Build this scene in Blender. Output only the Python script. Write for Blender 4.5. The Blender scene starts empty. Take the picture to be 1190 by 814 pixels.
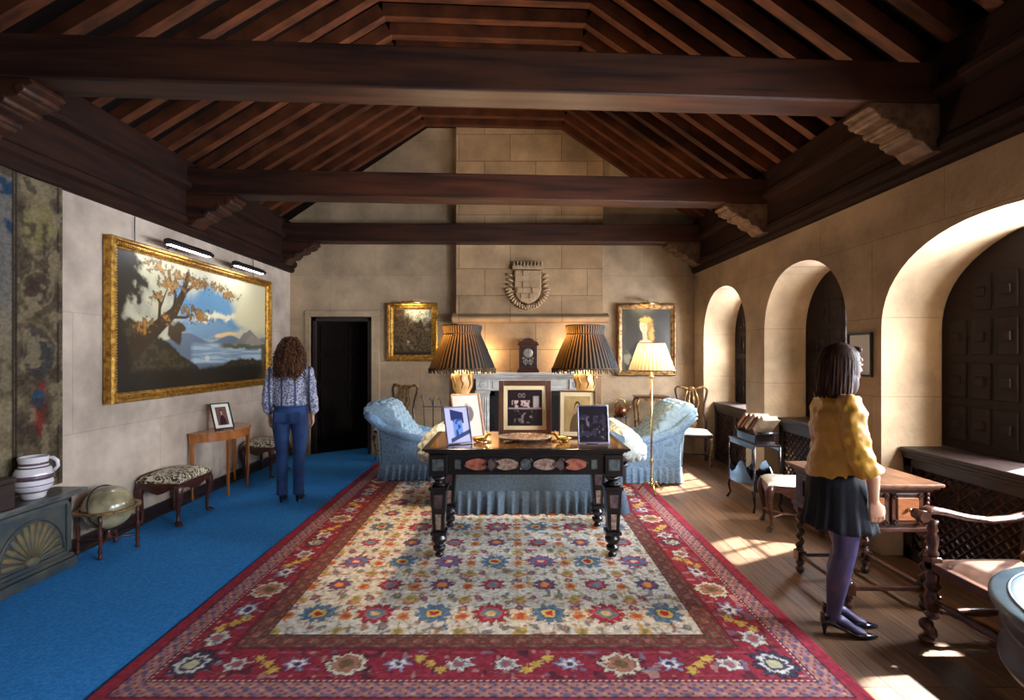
import bpy, math, random
import numpy as np
from mathutils import Vector, Matrix, noise as mnoise
random.seed(7)
S = bpy.context.scene
COL = S.collection
PI = math.pi
FPX, VX, VY, CH = 565.0, 593.0, 411.0, 1.58      # focal length (px), vanishing point, camera height

# ------------------------------------------------------------------ helpers
class MB:
    def __init__(s): s.v = []; s.f = []; s.m = []; s.s = []
    def add(s, vs, fs, mi=0, smooth=False, M=None):
        b = len(s.v)
        for p in vs:
            p = Vector(p)
            if M is not None: p = M @ p
            s.v.append(tuple(p))
        for f in fs:
            s.f.append([b + i for i in f]); s.m.append(mi); s.s.append(smooth)
        return s
    def box(s, c, d, mi=0, M=None):
        x, y, z = c; a, b, h = d[0] / 2, d[1] / 2, d[2] / 2
        vs = [(x + i * a, y + j * b, z + k * h) for i in (-1, 1) for j in (-1, 1) for k in (-1, 1)]
        return s.add(vs, [(0, 1, 3, 2), (4, 6, 7, 5), (0, 4, 5, 1), (2, 3, 7, 6), (0, 2, 6, 4), (1, 5, 7, 3)], mi, False, M)
    def bb(s, x0, x1, y0, y1, z0, z1, mi=0, M=None):
        return s.box(((x0 + x1) / 2, (y0 + y1) / 2, (z0 + z1) / 2), (x1 - x0, y1 - y0, z1 - z0), mi, M)
    def prism(s, poly, axis, a0, a1, mi=0, smooth=False, M=None):
        n = len(poly)
        def P(u, v, a):
            return {'x': (a, u, v), 'y': (u, a, v), 'z': (u, v, a)}[axis]
        vs = [P(u, v, a0) for u, v in poly] + [P(u, v, a1) for u, v in poly]
        fs = [list(range(n)), list(range(2 * n - 1, n - 1, -1))]
        s.add(vs, fs, mi, False, M)
        b = len(s.v) - 2 * n
        for i in range(n):
            j = (i + 1) % n
            s.f.append([b + i, b + n + i, b + n + j, b + j]); s.m.append(mi); s.s.append(smooth)
        return s
    def tube(s, path, r, n=10, mi=0, up=None, closed=False, M=None, smooth=True, rot=0.0):
        P = [Vector(p) for p in path]; k = len(P)
        if not isinstance(r, (list, tuple)): r = [r] * k
        vs = []; ref = None
        for i in range(k):
            if closed: t = (P[(i + 1) % k] - P[i - 1])
            else: t = P[min(i + 1, k - 1)] - P[max(i - 1, 0)]
            t = t.normalized() if t.length > 1e-9 else Vector((0, 0, 1))
            if up is not None: u = Vector(up)
            else:
                if ref is None: ref = Vector((0, 0, 1)) if abs(t.z) < .9 else Vector((0, 1, 0))
                u = ref
            u = (u - t * u.dot(t)).normalized()
            if up is None: ref = u
            sd = t.cross(u)
            ri = r[i]; a, b = ri if isinstance(ri, (tuple, list)) else (ri, ri)
            for q in range(n):
                th = 2 * PI * q / n + rot
                vs.append(P[i] + sd * (a * math.cos(th)) + u * (b * math.sin(th)))
        fs = []
        for i in range(k if closed else k - 1):
            for q in range(n):
                w = (q + 1) % n; j = (i + 1) % k
                fs.append((i * n + q, i * n + w, j * n + w, j * n + q))
        s.add(vs, fs, mi, smooth, M)
        if not closed:
            b = len(s.v) - k * n
            s.f.append([b + q for q in range(n)][::-1]); s.m.append(mi); s.s.append(False)
            s.f.append([b + (k - 1) * n + q for q in range(n)]); s.m.append(mi); s.s.append(False)
        return s
    def lathe(s, prof, c=(0, 0, 0), n=24, mi=0, M=None, smooth=True, rip=None, close=True):
        vs = []
        for (r, z) in prof:
            for q in range(n):
                th = 2 * PI * q / n
                rr = r * (1 + (rip(th, z) if rip else 0))
                vs.append((c[0] + rr * math.cos(th), c[1] + rr * math.sin(th), c[2] + z))
        fs = []
        for i in range(len(prof) - 1):
            for q in range(n):
                w = (q + 1) % n
                fs.append((i * n + q, i * n + w, (i + 1) * n + w, (i + 1) * n + q))
        if close:
            fs.append(tuple(range(n))[::-1]); fs.append(tuple((len(prof) - 1) * n + q for q in range(n)))
        return s.add(vs, fs, mi, smooth, M)
    def ell(s, c, r, n=14, mi=0, M=None, rot=None):
        m = n // 2 + 1; vs = []; R = rot or Matrix.Identity(3)
        for i in range(m):
            ph = PI * (i + .02) / (m - 1 + .04)
            for q in range(n):
                th = 2 * PI * q / n
                vs.append(Vector(c) + R @ Vector((r[0] * math.sin(ph) * math.cos(th), r[1] * math.sin(ph) * math.sin(th), r[2] * math.cos(ph))))
        fs = [(i * n + q, (i + 1) * n + q, (i + 1) * n + (q + 1) % n, i * n + (q + 1) % n) for i in range(m - 1) for q in range(n)]
        fs += [tuple(range(n)), tuple((m - 1) * n + q for q in range(n))[::-1]]
        return s.add(vs, fs, mi, True, M)
    def grid(s, fn, nu, nv, mi=0, smooth=True, M=None, wrapu=False):
        vs = [fn(i / nu, j / nv) for j in range(nv + 1) for i in range(nu + 1)]
        w = nu + 1
        fs = [(j * w + i, j * w + i + 1, (j + 1) * w + i + 1, (j + 1) * w + i) for j in range(nv) for i in range(nu)]
        return s.add(vs, fs, mi, smooth, M)
    def build(s, name, mats, parent=None, bevel=0, loc=(0, 0, 0), rot=(0, 0, 0), seg=2, solid=0, remesh=0, smooth_it=0):
        me = bpy.data.meshes.new(name)
        me.from_pydata(s.v, [], s.f)
        if not isinstance(mats, (list, tuple)): mats = [mats]
        for m in mats: me.materials.append(m)
        me.polygons.foreach_set('material_index', s.m)
        me.polygons.foreach_set('use_smooth', s.s)
        me.update()
        o = bpy.data.objects.new(name, me); COL.objects.link(o)
        o.location = loc; o.rotation_euler = rot
        if parent: o.parent = parent
        if solid:
            md = o.modifiers.new('solid', 'SOLIDIFY'); md.thickness = solid; md.offset = 0
        if remesh:
            md = o.modifiers.new('remesh', 'REMESH'); md.mode = 'VOXEL'; md.voxel_size = remesh; md.use_smooth_shade = True
            if smooth_it:
                md = o.modifiers.new('smooth', 'SMOOTH'); md.factor = .5; md.iterations = smooth_it
        if bevel:
            md = o.modifiers.new('bevel', 'BEVEL'); md.width = bevel; md.segments = seg; md.limit_method = 'ANGLE'; md.angle_limit = .7
        return o

def tag(o, label=None, cat=None, group=None, kind=None):
    if label: o['label'] = label
    if cat: o['category'] = cat
    if group: o['group'] = group
    if kind: o['kind'] = kind
    return o
def T(name, label, cat, loc=(0, 0, 0), rz=0, group=None):
    o = bpy.data.objects.new(name, None); COL.objects.link(o); o.empty_display_size = .1
    o.location = loc; o.rotation_euler = (0, 0, rz)
    return tag(o, label, cat, group)
def TS(name, loc=(0, 0, 0), rz=0):
    o = bpy.data.objects.new(name, None); COL.objects.link(o); o.location = loc; o.rotation_euler = (0, 0, rz)
    o['kind'] = 'structure'; return o
def copy_tree(o, parent=None):
    c = o.copy(); COL.objects.link(c); c.parent = parent
    for ch in list(o.children): copy_tree(ch, c)
    return c
def RX(a): return Matrix.Rotation(a, 4, 'X')
def RY(a): return Matrix.Rotation(a, 4, 'Y')
def RZ(a): return Matrix.Rotation(a, 4, 'Z')
def TR(x, y, z): return Matrix.Translation((x, y, z))

# ------------------------------------------------------------------ materials
def nodes(name):
    m = bpy.data.materials.new(name); m.use_nodes = True
    nt = m.node_tree; b = nt.nodes['Principled BSDF']
    return m, nt, b
def srgb(r, g, b):
    f = lambda c: (c / 255 / 12.92) if c / 255 <= .04045 else ((c / 255 + .055) / 1.055) ** 2.4
    return (f(r), f(g), f(b), 1)
def mat(name, c1, c2=None, rough=.6, metal=0, scale=8, bump=0, stretch=(1, 1, 1), bscale=None, spec=.5, lo=.35, hi=.65, detail=5, emis=None, es=0, coat=0, sheen=0, trans=0):
    m, nt, b = nodes(name)
    L = nt.links
    b.inputs['Roughness'].default_value = rough; b.inputs['Metallic'].default_value = metal
    b.inputs['Specular IOR Level'].default_value = spec
    b.inputs['Coat Weight'].default_value = coat; b.inputs['Coat Roughness'].default_value = .12
    b.inputs['Sheen Weight'].default_value = sheen
    if emis: b.inputs['Emission Color'].default_value = emis; b.inputs['Emission Strength'].default_value = es
    tc = nt.nodes.new('ShaderNodeTexCoord'); mp = nt.nodes.new('ShaderNodeMapping'); mp.inputs['Scale'].default_value = stretch
    L.new(tc.outputs['Object'], mp.inputs['Vector'])
    nz = nt.nodes.new('ShaderNodeTexNoise'); nz.inputs['Scale'].default_value = scale; nz.inputs['Detail'].default_value = detail
    L.new(mp.outputs[0], nz.inputs['Vector'])
    if c2:
        rp = nt.nodes.new('ShaderNodeValToRGB'); rp.color_ramp.elements[0].position = lo; rp.color_ramp.elements[1].position = hi
        rp.color_ramp.elements[0].color = c1; rp.color_ramp.elements[1].color = c2
        L.new(nz.outputs['Fac'], rp.inputs[0]); L.new(rp.outputs[0], b.inputs['Base Color'])
    else: b.inputs['Base Color'].default_value = c1
    if bump:
        bp = nt.nodes.new('ShaderNodeBump'); bp.inputs['Strength'].default_value = bump; bp.inputs['Distance'].default_value = .01
        if bscale:
            n2 = nt.nodes.new('ShaderNodeTexNoise'); n2.inputs['Scale'].default_value = bscale; n2.inputs['Detail'].default_value = 4
            L.new(mp.outputs[0], n2.inputs['Vector']); L.new(n2.outputs['Fac'], bp.inputs['Height'])
        else: L.new(nz.outputs['Fac'], bp.inputs['Height'])
        L.new(bp.outputs[0], b.inputs['Normal'])
    if trans:
        tr = nt.nodes.new('ShaderNodeBsdfTranslucent'); mx = nt.nodes.new('ShaderNodeMixShader'); mx.inputs[0].default_value = trans
        out = nt.nodes['Material Output']
        if c2: L.new(rp.outputs[0], tr.inputs[0])
        else: tr.inputs[0].default_value = c1
        L.new(b.outputs[0], mx.inputs[1]); L.new(tr.outputs[0], mx.inputs[2]); L.new(mx.outputs[0], out.inputs[0])
    return m
def attr_mat(name, rough=.8, spec=.3, bump=0, bscale=200, coat=0):
    m, nt, b = nodes(name); L = nt.links
    a = nt.nodes.new('ShaderNodeVertexColor'); a.layer_name = 'pat'
    L.new(a.outputs[0], b.inputs['Base Color']); b.inputs['Roughness'].default_value = rough
    b.inputs['Specular IOR Level'].default_value = spec; b.inputs['Coat Weight'].default_value = coat; b.inputs['Coat Roughness'].default_value = .15
    if bump:
        tc = nt.nodes.new('ShaderNodeTexCoord'); nz = nt.nodes.new('ShaderNodeTexNoise'); nz.inputs['Scale'].default_value = bscale
        bp = nt.nodes.new('ShaderNodeBump'); bp.inputs['Strength'].default_value = bump; bp.inputs['Distance'].default_value = .01
        L.new(tc.outputs['Object'], nz.inputs['Vector']); L.new(nz.outputs['Fac'], bp.inputs['Height']); L.new(bp.outputs[0], b.inputs['Normal'])
    return m
def stone(name, c1, c2, cm, bw, bh, mort=.006, rough=.9, axis='xz', msize=1, bump=.35, c3=None):
    m, nt, b = nodes(name); L = nt.links; N = nt.nodes.new
    tc = N('ShaderNodeTexCoord'); sp = N('ShaderNodeSeparateXYZ'); cb = N('ShaderNodeCombineXYZ')
    L.new(tc.outputs['Object'], sp.inputs[0])
    L.new(sp.outputs['X' if axis[0] == 'x' else 'Y'], cb.inputs[0]); L.new(sp.outputs['Z'], cb.inputs[1])
    br = N('ShaderNodeTexBrick'); br.inputs['Scale'].default_value = 1; br.inputs['Brick Width'].default_value = bw
    br.inputs['Row Height'].default_value = bh; br.inputs['Mortar Size'].default_value = mort; br.inputs['Mortar Smooth'].default_value = .4
    br.inputs['Color1'].default_value = c1; br.inputs['Color2'].default_value = c2; br.inputs['Mortar'].default_value = cm
    L.new(cb.outputs[0], br.inputs['Vector'])
    nz = N('ShaderNodeTexNoise'); nz.inputs['Scale'].default_value = 1.6; nz.inputs['Detail'].default_value = 7; nz.inputs['Roughness'].default_value = .62
    L.new(tc.outputs['Object'], nz.inputs['Vector'])
    rp = N('ShaderNodeValToRGB'); rp.color_ramp.elements[0].position = .3; rp.color_ramp.elements[1].position = .7
    rp.color_ramp.elements[0].color = (.56, .54, .52, 1); rp.color_ramp.elements[1].color = (1.2, 1.17, 1.12, 1)
    L.new(nz.outputs['Fac'], rp.inputs[0])
    mx = N('ShaderNodeMix'); mx.data_type = 'RGBA'; mx.blend_type = 'MULTIPLY'; mx.inputs['Factor'].default_value = 1
    L.new(br.outputs['Color'], mx.inputs['A']); L.new(rp.outputs[0], mx.inputs['B']); L.new(mx.outputs['Result'], b.inputs['Base Color'])
    n2 = N('ShaderNodeTexNoise'); n2.inputs['Scale'].default_value = 28; n2.inputs['Detail'].default_value = 6
    L.new(tc.outputs['Object'], n2.inputs['Vector'])
    sb = N('ShaderNodeMath'); sb.operation = 'MULTIPLY_ADD'; sb.inputs[1].default_value = -1.2
    L.new(br.outputs['Fac'], sb.inputs[0]); L.new(n2.outputs['Fac'], sb.inputs[2])
    bp = N('ShaderNodeBump'); bp.inputs['Strength'].default_value = bump; bp.inputs['Distance'].default_value = .012
    L.new(sb.outputs[0], bp.inputs['Height']); L.new(bp.outputs[0], b.inputs['Normal'])
    b.inputs['Roughness'].default_value = rough; b.inputs['Specular IOR Level'].default_value = .25
    return m
def planks(name):
    m, nt, b = nodes(name); L = nt.links; N = nt.nodes.new
    tc = N('ShaderNodeTexCoord'); sp = N('ShaderNodeSeparateXYZ'); cb = N('ShaderNodeCombineXYZ')
    L.new(tc.outputs['Object'], sp.inputs[0]); L.new(sp.outputs['Y'], cb.inputs[0]); L.new(sp.outputs['X'], cb.inputs[1])
    br = N('ShaderNodeTexBrick'); br.inputs['Scale'].default_value = 1; br.inputs['Brick Width'].default_value = 2.3
    br.inputs['Row Height'].default_value = .15; br.inputs['Mortar Size'].default_value = .004; br.offset = .37
    br.inputs['Color1'].default_value = srgb(128, 96, 70); br.inputs['Color2'].default_value = srgb(90, 64, 46); br.inputs['Mortar'].default_value = srgb(28, 16, 10)
    L.new(cb.outputs[0], br.inputs['Vector'])
    mp = N('ShaderNodeMapping'); mp.inputs['Scale'].default_value = (14, .9, 1); L.new(tc.outputs['Object'], mp.inputs['Vector'])
    nz = N('ShaderNodeTexNoise'); nz.inputs['Scale'].default_value = 3; nz.inputs['Detail'].default_value = 8; nz.inputs['Distortion'].default_value = .6
    L.new(mp.outputs[0], nz.inputs['Vector'])
    rp = N('ShaderNodeValToRGB'); rp.color_ramp.elements[0].position = .3; rp.color_ramp.elements[1].position = .72
    rp.color_ramp.elements[0].color = (.5, .46, .42, 1); rp.color_ramp.elements[1].color = (1.25, 1.2, 1.15, 1)
    L.new(nz.outputs['Fac'], rp.inputs[0])
    mx = N('ShaderNodeMix'); mx.data_type = 'RGBA'; mx.blend_type = 'MULTIPLY'; mx.inputs['Factor'].default_value = 1
    L.new(br.outputs['Color'], mx.inputs['A']); L.new(rp.outputs[0], mx.inputs['B']); L.new(mx.outputs['Result'], b.inputs['Base Color'])
    b.inputs['Roughness'].default_value = .42
    bp = N('ShaderNodeBump'); bp.inputs['Strength'].default_value = .25; bp.inputs['Distance'].default_value = .006
    L.new(nz.outputs['Fac'], bp.inputs['Height']); L.new(bp.outputs[0], b.inputs['Normal'])
    return m
def damask(name, c1, c2, scale=7, rough=.55, sheen=.3):
    m, nt, b = nodes(name); L = nt.links; N = nt.nodes.new
    tc = N('ShaderNodeTexCoord')
    nz = N('ShaderNodeTexNoise'); nz.inputs['Scale'].default_value = 4; L.new(tc.outputs['Object'], nz.inputs['Vector'])
    ad = N('ShaderNodeMixRGB'); ad.blend_type = 'LINEAR_LIGHT'; ad.inputs[0].default_value = .12
    L.new(tc.outputs['Object'], ad.inputs[1]); L.new(nz.outputs['Color'], ad.inputs[2])
    vo = N('ShaderNodeTexVoronoi'); vo.feature = 'DISTANCE_TO_EDGE'; vo.inputs['Scale'].default_value = scale; L.new(ad.outputs[0], vo.inputs['Vector'])
    wv = N('ShaderNodeMath'); wv.operation = 'SINE'; ml = N('ShaderNodeMath'); ml.operation = 'MULTIPLY'; ml.inputs[1].default_value = 26
    L.new(vo.outputs['Distance'], ml.inputs[0]); L.new(ml.outputs[0], wv.inputs[0])
    rp = N('ShaderNodeValToRGB'); rp.color_ramp.elements[0].position = .35; rp.color_ramp.elements[1].position = .6
    rp.color_ramp.elements[0].color = c1; rp.color_ramp.elements[1].color = c2
    L.new(wv.outputs[0], rp.inputs[0]); L.new(rp.outputs[0], b.inputs['Base Color'])
    b.inputs['Roughness'].default_value = rough; b.inputs['Sheen Weight'].default_value = sheen
    return m
def glassy(name, col=(1, 1, 1, 1), f=.12):
    m, nt, b = nodes(name); L = nt.links; N = nt.nodes.new
    tr = N('ShaderNodeBsdfTransparent'); tr.inputs[0].default_value = col; gl = N('ShaderNodeBsdfGlossy'); gl.inputs['Roughness'].default_value = .04
    mx = N('ShaderNodeMixShader'); mx.inputs[0].default_value = f
    L.new(tr.outputs[0], mx.inputs[1]); L.new(gl.outputs[0], mx.inputs[2]); L.new(mx.outputs[0], nt.nodes['Material Output'].inputs[0])
    nt.nodes.remove(b)
    return m

M_plaster_l = stone('pale_limewash_stone', srgb(184, 168, 154), srgb(178, 162, 149), srgb(164, 148, 134), 1.9, .95, .004, axis='yz', bump=.3)
M_wall_r = stone('tan_stone', srgb(180, 154, 124), srgb(172, 146, 116), srgb(152, 126, 100), 1.3, .62, .004, axis='yz', bump=.45)
M_wall_b = stone('tan_stone_back', srgb(178, 154, 126), srgb(172, 148, 120), srgb(156, 132, 106), 1.4, .7, .004, bump=.4)
M_ashlar = stone('ashlar_blocks', srgb(184, 152, 116), srgb(162, 132, 100), srgb(128, 100, 74), .78, .41, .006, bump=.5)
M_crest = mat('carved_stone', srgb(178, 148, 114), srgb(156, 128, 98), rough=.9, scale=9, bump=.5, bscale=60, spec=.2)
M_marble = mat('grey_marble', srgb(214, 208, 198), srgb(180, 174, 166), rough=.35, scale=5, stretch=(1, 1, 3))
M_floor = planks('oak_planks')
M_carpet = mat('blue_carpet', srgb(46, 118, 184), srgb(60, 138, 206), rough=.95, scale=60, bump=.5, bscale=350, spec=.1, detail=3)
M_beam = mat('dark_oak_beam', srgb(28, 12, 8), srgb(62, 31, 16), rough=.5, scale=2.2, stretch=(.5, 6, 6), bump=.35, spec=.35)
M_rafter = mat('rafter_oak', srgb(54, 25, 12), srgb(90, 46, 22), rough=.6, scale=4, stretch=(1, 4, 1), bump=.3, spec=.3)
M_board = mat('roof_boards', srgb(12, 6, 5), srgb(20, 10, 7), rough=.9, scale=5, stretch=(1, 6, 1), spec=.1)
M_frieze = mat('frieze_oak', srgb(24, 11, 7), srgb(42, 20, 11), rough=.75, scale=3, stretch=(6, .6, 6), bump=.3, spec=.15)
M_corbel_lit = mat('lit_corbel_oak', srgb(60, 36, 22), srgb(104, 74, 50), rough=.6, scale=14, bump=.4)  # same oak as the beams, lightened: light on right-hand corbels put into colour
M_dark = mat('black_oak', srgb(28, 16, 13), srgb(44, 27, 21), rough=.42, scale=6, stretch=(1, 1, 5), bump=.25)
M_ebony = mat('ebony', srgb(14, 12, 14), srgb(28, 22, 22), rough=.22, scale=12, spec=.6)
M_mahog = mat('mahogany', srgb(50, 24, 16), srgb(80, 40, 26), rough=.32, scale=5, stretch=(2, 2, 8), bump=.1)
M_walnut = mat('walnut', srgb(86, 54, 36), srgb(128, 84, 56), rough=.35, scale=5, stretch=(6, 1, 2), bump=.15)
M_walnut_d = mat('dark_walnut', srgb(48, 27, 20), srgb(80, 46, 32), rough=.3, scale=6, stretch=(2, 2, 6), bump=.15)
M_satin = mat('satinwood', srgb(150, 86, 40), srgb(184, 112, 56), rough=.25, scale=5, stretch=(5, 1, 1), coat=.4)
M_gold = mat('gilt', srgb(132, 88, 34), srgb(206, 158, 72), rough=.34, metal=.8, scale=26, bump=.5, bscale=70)
M_gold_d = mat('aged_gilt', srgb(82, 52, 30), srgb(170, 130, 76), rough=.4, metal=.5, scale=20, bump=.4)
M_brass = mat('brass', srgb(196, 160, 92), srgb(220, 190, 120), rough=.25, metal=.9, scale=20)
M_black = mat('black_metal', srgb(16, 16, 18), rough=.35)
M_white = mat('white_mat_board', srgb(232, 228, 216), rough=.9)
M_linen = mat('linen_seat', srgb(214, 206, 190), srgb(226, 220, 206), rough=.9, scale=60, bump=.2)
M_blue = damask('blue_damask', srgb(104, 134, 162), srgb(130, 160, 186), 10)
M_bluetuft = damask('blue_damask_tufted', srgb(132, 158, 176), srgb(152, 176, 188), 8)
M_sofa = damask('pale_lamplit_damask', srgb(160, 168, 164), srgb(184, 188, 178), 8)  # warm lamplight on the sofa arms is mixed into this pale colour
M_slate = mat('slate_blue_cloth', srgb(60, 76, 92), srgb(76, 92, 108), rough=.9, scale=40, bump=.2)
M_glass = glassy('window_glass', (.9, .95, 1, 1), .08)
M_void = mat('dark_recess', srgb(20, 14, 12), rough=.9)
M_attr = attr_mat('painted_canvas', .45, .4, coat=.25)
M_photo = attr_mat('photo_print', .25, .4)
M_weave = attr_mat('woven_pile', .95, .1, bump=.5, bscale=260)

# ------------------------------------------------------------------ painted grids
def vnoise(x, y, sc, seed=0):
    x = np.asarray(x) * sc; y = np.asarray(y) * sc
    xi = np.floor(x).astype(np.int64); yi = np.floor(y).astype(np.int64); fx = x - xi; fy = y - yi
    fx = fx * fx * (3 - 2 * fx); fy = fy * fy * (3 - 2 * fy)
    def h(a, b):
        n = (a * 374761393 + b * 668265263 + seed * 974634777) & 0x7fffffff
        n = ((n ^ (n >> 13)) * 1274126177) & 0x7fffffff
        return ((n ^ (n >> 16)) & 0xffff) / 65535.0
    return (h(xi, yi) * (1 - fx) + h(xi + 1, yi) * fx) * (1 - fy) + (h(xi, yi + 1) * (1 - fx) + h(xi + 1, yi + 1) * fx) * fy
def fbm(x, y, sc, seed=0, o=4):
    t = 0; a = .5; s = 0
    for i in range(o):
        t = t + a * vnoise(x, y, sc * 2 ** i, seed + i); s += a; a *= .5
    return t / s
def lin(c):
    return np.array(srgb(*c)[:3])
def paint(C, mask, col, a=1.0):
    mask = np.clip(np.asarray(mask, dtype=float), 0, 1)[..., None] * a
    C[...] = C * (1 - mask) + lin(col) * mask
def soft(d, w):   # 1 where d<0
    return np.clip(.5 - d / w, 0, 1)
def color_grid(name, P, nx, ny, fn, material, parent=None, thick=0):
    """P(u,v arrays)->x,y,z arrays; fn(u,v)->(ny+1,nx+1,3)"""
    u, v = np.meshgrid(np.linspace(0, 1, nx + 1), np.linspace(0, 1, ny + 1))
    x, y, z = P(u, v)
    co = np.stack([x + 0 * u, y + 0 * u, z + 0 * u], -1).reshape(-1, 3).astype(np.float32)
    me = bpy.data.meshes.new(name); me.vertices.add(len(co)); me.vertices.foreach_set('co', co.ravel())
    i = (np.arange(ny)[:, None] * (nx + 1) + np.arange(nx)[None, :]).ravel()
    q = np.stack([i, i + 1, i + nx + 2, i + nx + 1], -1).astype(np.int32)
    me.loops.add(q.size); me.loops.foreach_set('vertex_index', q.ravel())
    me.polygons.add(len(q)); me.polygons.foreach_set('loop_start', np.arange(len(q), dtype=np.int32) * 4)
    me.update(calc_edges=True)
    C = fn(u, v).reshape(-1, 3); C = np.concatenate([np.clip(C, 0, 1), np.ones((len(C), 1))], 1).astype(np.float32)
    at = me.color_attributes.new('pat', 'FLOAT_COLOR', 'POINT'); at.data.foreach_set('color', C.ravel())
    me.materials.append(material)
    o = bpy.data.objects.new(name, me); COL.objects.link(o)
    if parent: o.parent = parent
    if thick:
        md = o.modifiers.new('solid', 'SOLIDIFY'); md.thickness = thick; md.offset = -1
    return o

# ------------------------------------------------------------------ room shell
XL, XR, WT = -3.42, 2.90, 2.83
YB0 = -2.6
def yback(x): return 7.55 + (x - XL) * math.tan(math.radians(1.0))
ARCH = [(6.635, .655, 1.80, .695), (4.87, .68, 1.80, .70), (2.85, .95, 1.76, .69), (.45, .95, 1.76, .74), (-1.6, .8, 1.76, .74)]  # yc, half width, spring, rise
REC = 3.42
fl = MB(); fl.bb(-3.6, 3.6, YB0, 8.9, -.12, 0)
tag(fl.build('floor', M_floor), kind='structure')
# left wall
w = MB(); w.bb(XL - .2, XL, YB0, 7.6, 0, 3.6)
tag(w.build('wall_left', M_plaster_l), kind='structure')
# back wall with doorway, gable
w = MB(); ang = math.radians(1.0)
DX0, DX1, DH = -3.10, -2.16, 2.15
def backpt(x, z, d=0): return (x, yback(x) + d, z)
def bquad(x0, x1, z0, z1):
    w.add([backpt(x0, z0), backpt(x1, z0), backpt(x1, z1), backpt(x0, z1), backpt(x0, z0, .25), backpt(x1, z0, .25), backpt(x1, z1, .25), backpt(x0, z1, .25)],
          [(0, 1, 2, 3), (7, 6, 5, 4), (0, 4, 5, 1), (1, 5, 6, 2), (2, 6, 7, 3), (3, 7, 4, 0)])
bquad(XL - .1, DX0, 0, DH); bquad(DX1, 3.6, 0, DH); bquad(XL - .1, 3.6, DH, 5.4)
tag(w.build('wall_back', M_wall_b), kind='structure')
# right wall with deep arched recesses
w = MB()
def arch_curve(a, n=28):
    yc, hw, zs, rise = a
    pts = []
    for i in range(n + 1):
        t = PI * i / n; c = math.cos(t); s_ = math.sin(t)
        e = .92
        pts.append((yc - hw * math.copysign(abs(c) ** e, c), zs + rise * s_ ** e))
    return pts
segs = sorted(ARCH, key=lambda a: a[0])
ycur = YB0
top = WT + .75
for a in segs:
    y0, y1 = a[0] - a[1], a[0] + a[1]
    w.add([(XR, ycur, 0), (XR, y0, 0), (XR, y0, top), (XR, ycur, top)], [(0, 1, 2, 3)])
    ap = arch_curve(a)
    for p, q in zip(ap[:-1], ap[1:]):
        w.add([(XR, p[0], p[1]), (XR, q[0], q[1]), (XR, q[0], top), (XR, p[0], top)], [(0, 1, 2, 3)])
    out = [(y0, 0)] + ap + [(y1, 0)]
    vs = []
    for i, (yy, zz) in enumerate(out):
        vs.append((XR, yy, zz))
        vs.append((XR + .02, yy, zz)); vs.append((REC + .06, yy, zz))
    w.add(vs, [(3 * i + k, 3 * i + 3 + k, 3 * i + 4 + k, 3 * i + 1 + k) for i in range(len(out) - 1) for k in (0, 1)], 0, True)
    ycur = y1
w.add([(XR, ycur, 0), (XR, 7.9, 0), (XR, 7.9, top), (XR, ycur, top)], [(0, 1, 2, 3)])
tag(w.build('wall_right', M_wall_r), kind='structure')
# chimney breast
CB0, CB1, CBY = -.83, 1.42, 7.40
w = MB(); w.bb(CB0, CB1, CBY, 7.7, 2.06, 5.3); w.bb(CB0 + .02, CB1 - .02, CBY + .02, 7.7, 0, 2.06)
tag(w.build('wall_chimney', M_ashlar, bevel=.01), kind='structure')
w = MB(); w.prism([(CBY - .10, 2.10), (CBY - .10, 2.13), (CBY + .02, 2.2), (CBY + .02, 2.04), (CBY - .04, 2.06)], 'x', CB0 - .05, CB1 + .07)
tag(w.build('trim_1', M_ashlar, bevel=.005), kind='structure')
# baseboards and recess sills
w = MB(); w.bb(XL, XL + .035, YB0, 7.55, 0, .13); w.bb(XL, XL + .05, YB0, 7.55, 0, .04)
tag(w.build('baseboard_left', M_dark, bevel=.008), kind='structure')
# doorway stone surround, door leaf opened into the dark passage
w = MB()
w.bb(DX1, DX1 + .13, yback(-2.2) - .03, yback(-2.2) + .1, 0, DH + .04)
w.bb(DX0 - .09, DX0, yback(-3.1) - .02, yback(-3.1) + .1, 0, DH + .04)
w.bb(DX0 - .09, DX1 + .13, yback(-2.6) - .035, yback(-2.6) + .1, DH, DH + .10)
tag(w.build('trim_2', M_wall_b, bevel=.012), kind='structure')
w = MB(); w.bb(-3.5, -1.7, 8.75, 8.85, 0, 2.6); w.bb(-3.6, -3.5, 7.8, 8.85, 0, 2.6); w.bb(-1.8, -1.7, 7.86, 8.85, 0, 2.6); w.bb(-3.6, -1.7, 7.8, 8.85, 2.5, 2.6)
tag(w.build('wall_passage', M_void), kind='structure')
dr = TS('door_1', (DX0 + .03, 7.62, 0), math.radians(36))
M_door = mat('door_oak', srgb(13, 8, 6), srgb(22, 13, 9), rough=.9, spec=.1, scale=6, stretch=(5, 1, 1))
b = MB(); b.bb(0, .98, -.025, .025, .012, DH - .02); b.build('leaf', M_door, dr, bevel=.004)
b = MB()
for i in range(4):
    for j in range(2): b.bb(.08 + j * .43, .45 + j * .43, -.045, -.024, .15 + i * .49, .55 + i * .49)
b.build('panel', M_door, dr, bevel=.015)
b = MB(); b.ell((.92, -.06, 1.02), (.025, .03, .025)); b.build('door_handle', M_brass, dr)
w = MB()
for (x0, x1, z0, z1) in ((DX0, DX0 + .07, 0, DH), (DX1 - .07, DX1, 0, DH), (DX0, DX1, DH - .07, DH)):
    w.bb(x0, x1, 7.60, 7.72, z0, z1)
tag(w.build('trim_3', M_dark, bevel=.006), kind='structure')

M_shut = mat('shutter_oak', srgb(22, 13, 11), srgb(34, 20, 16), rough=.6, scale=6, stretch=(1, 1, 5), bump=.2, spec=.2)
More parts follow.
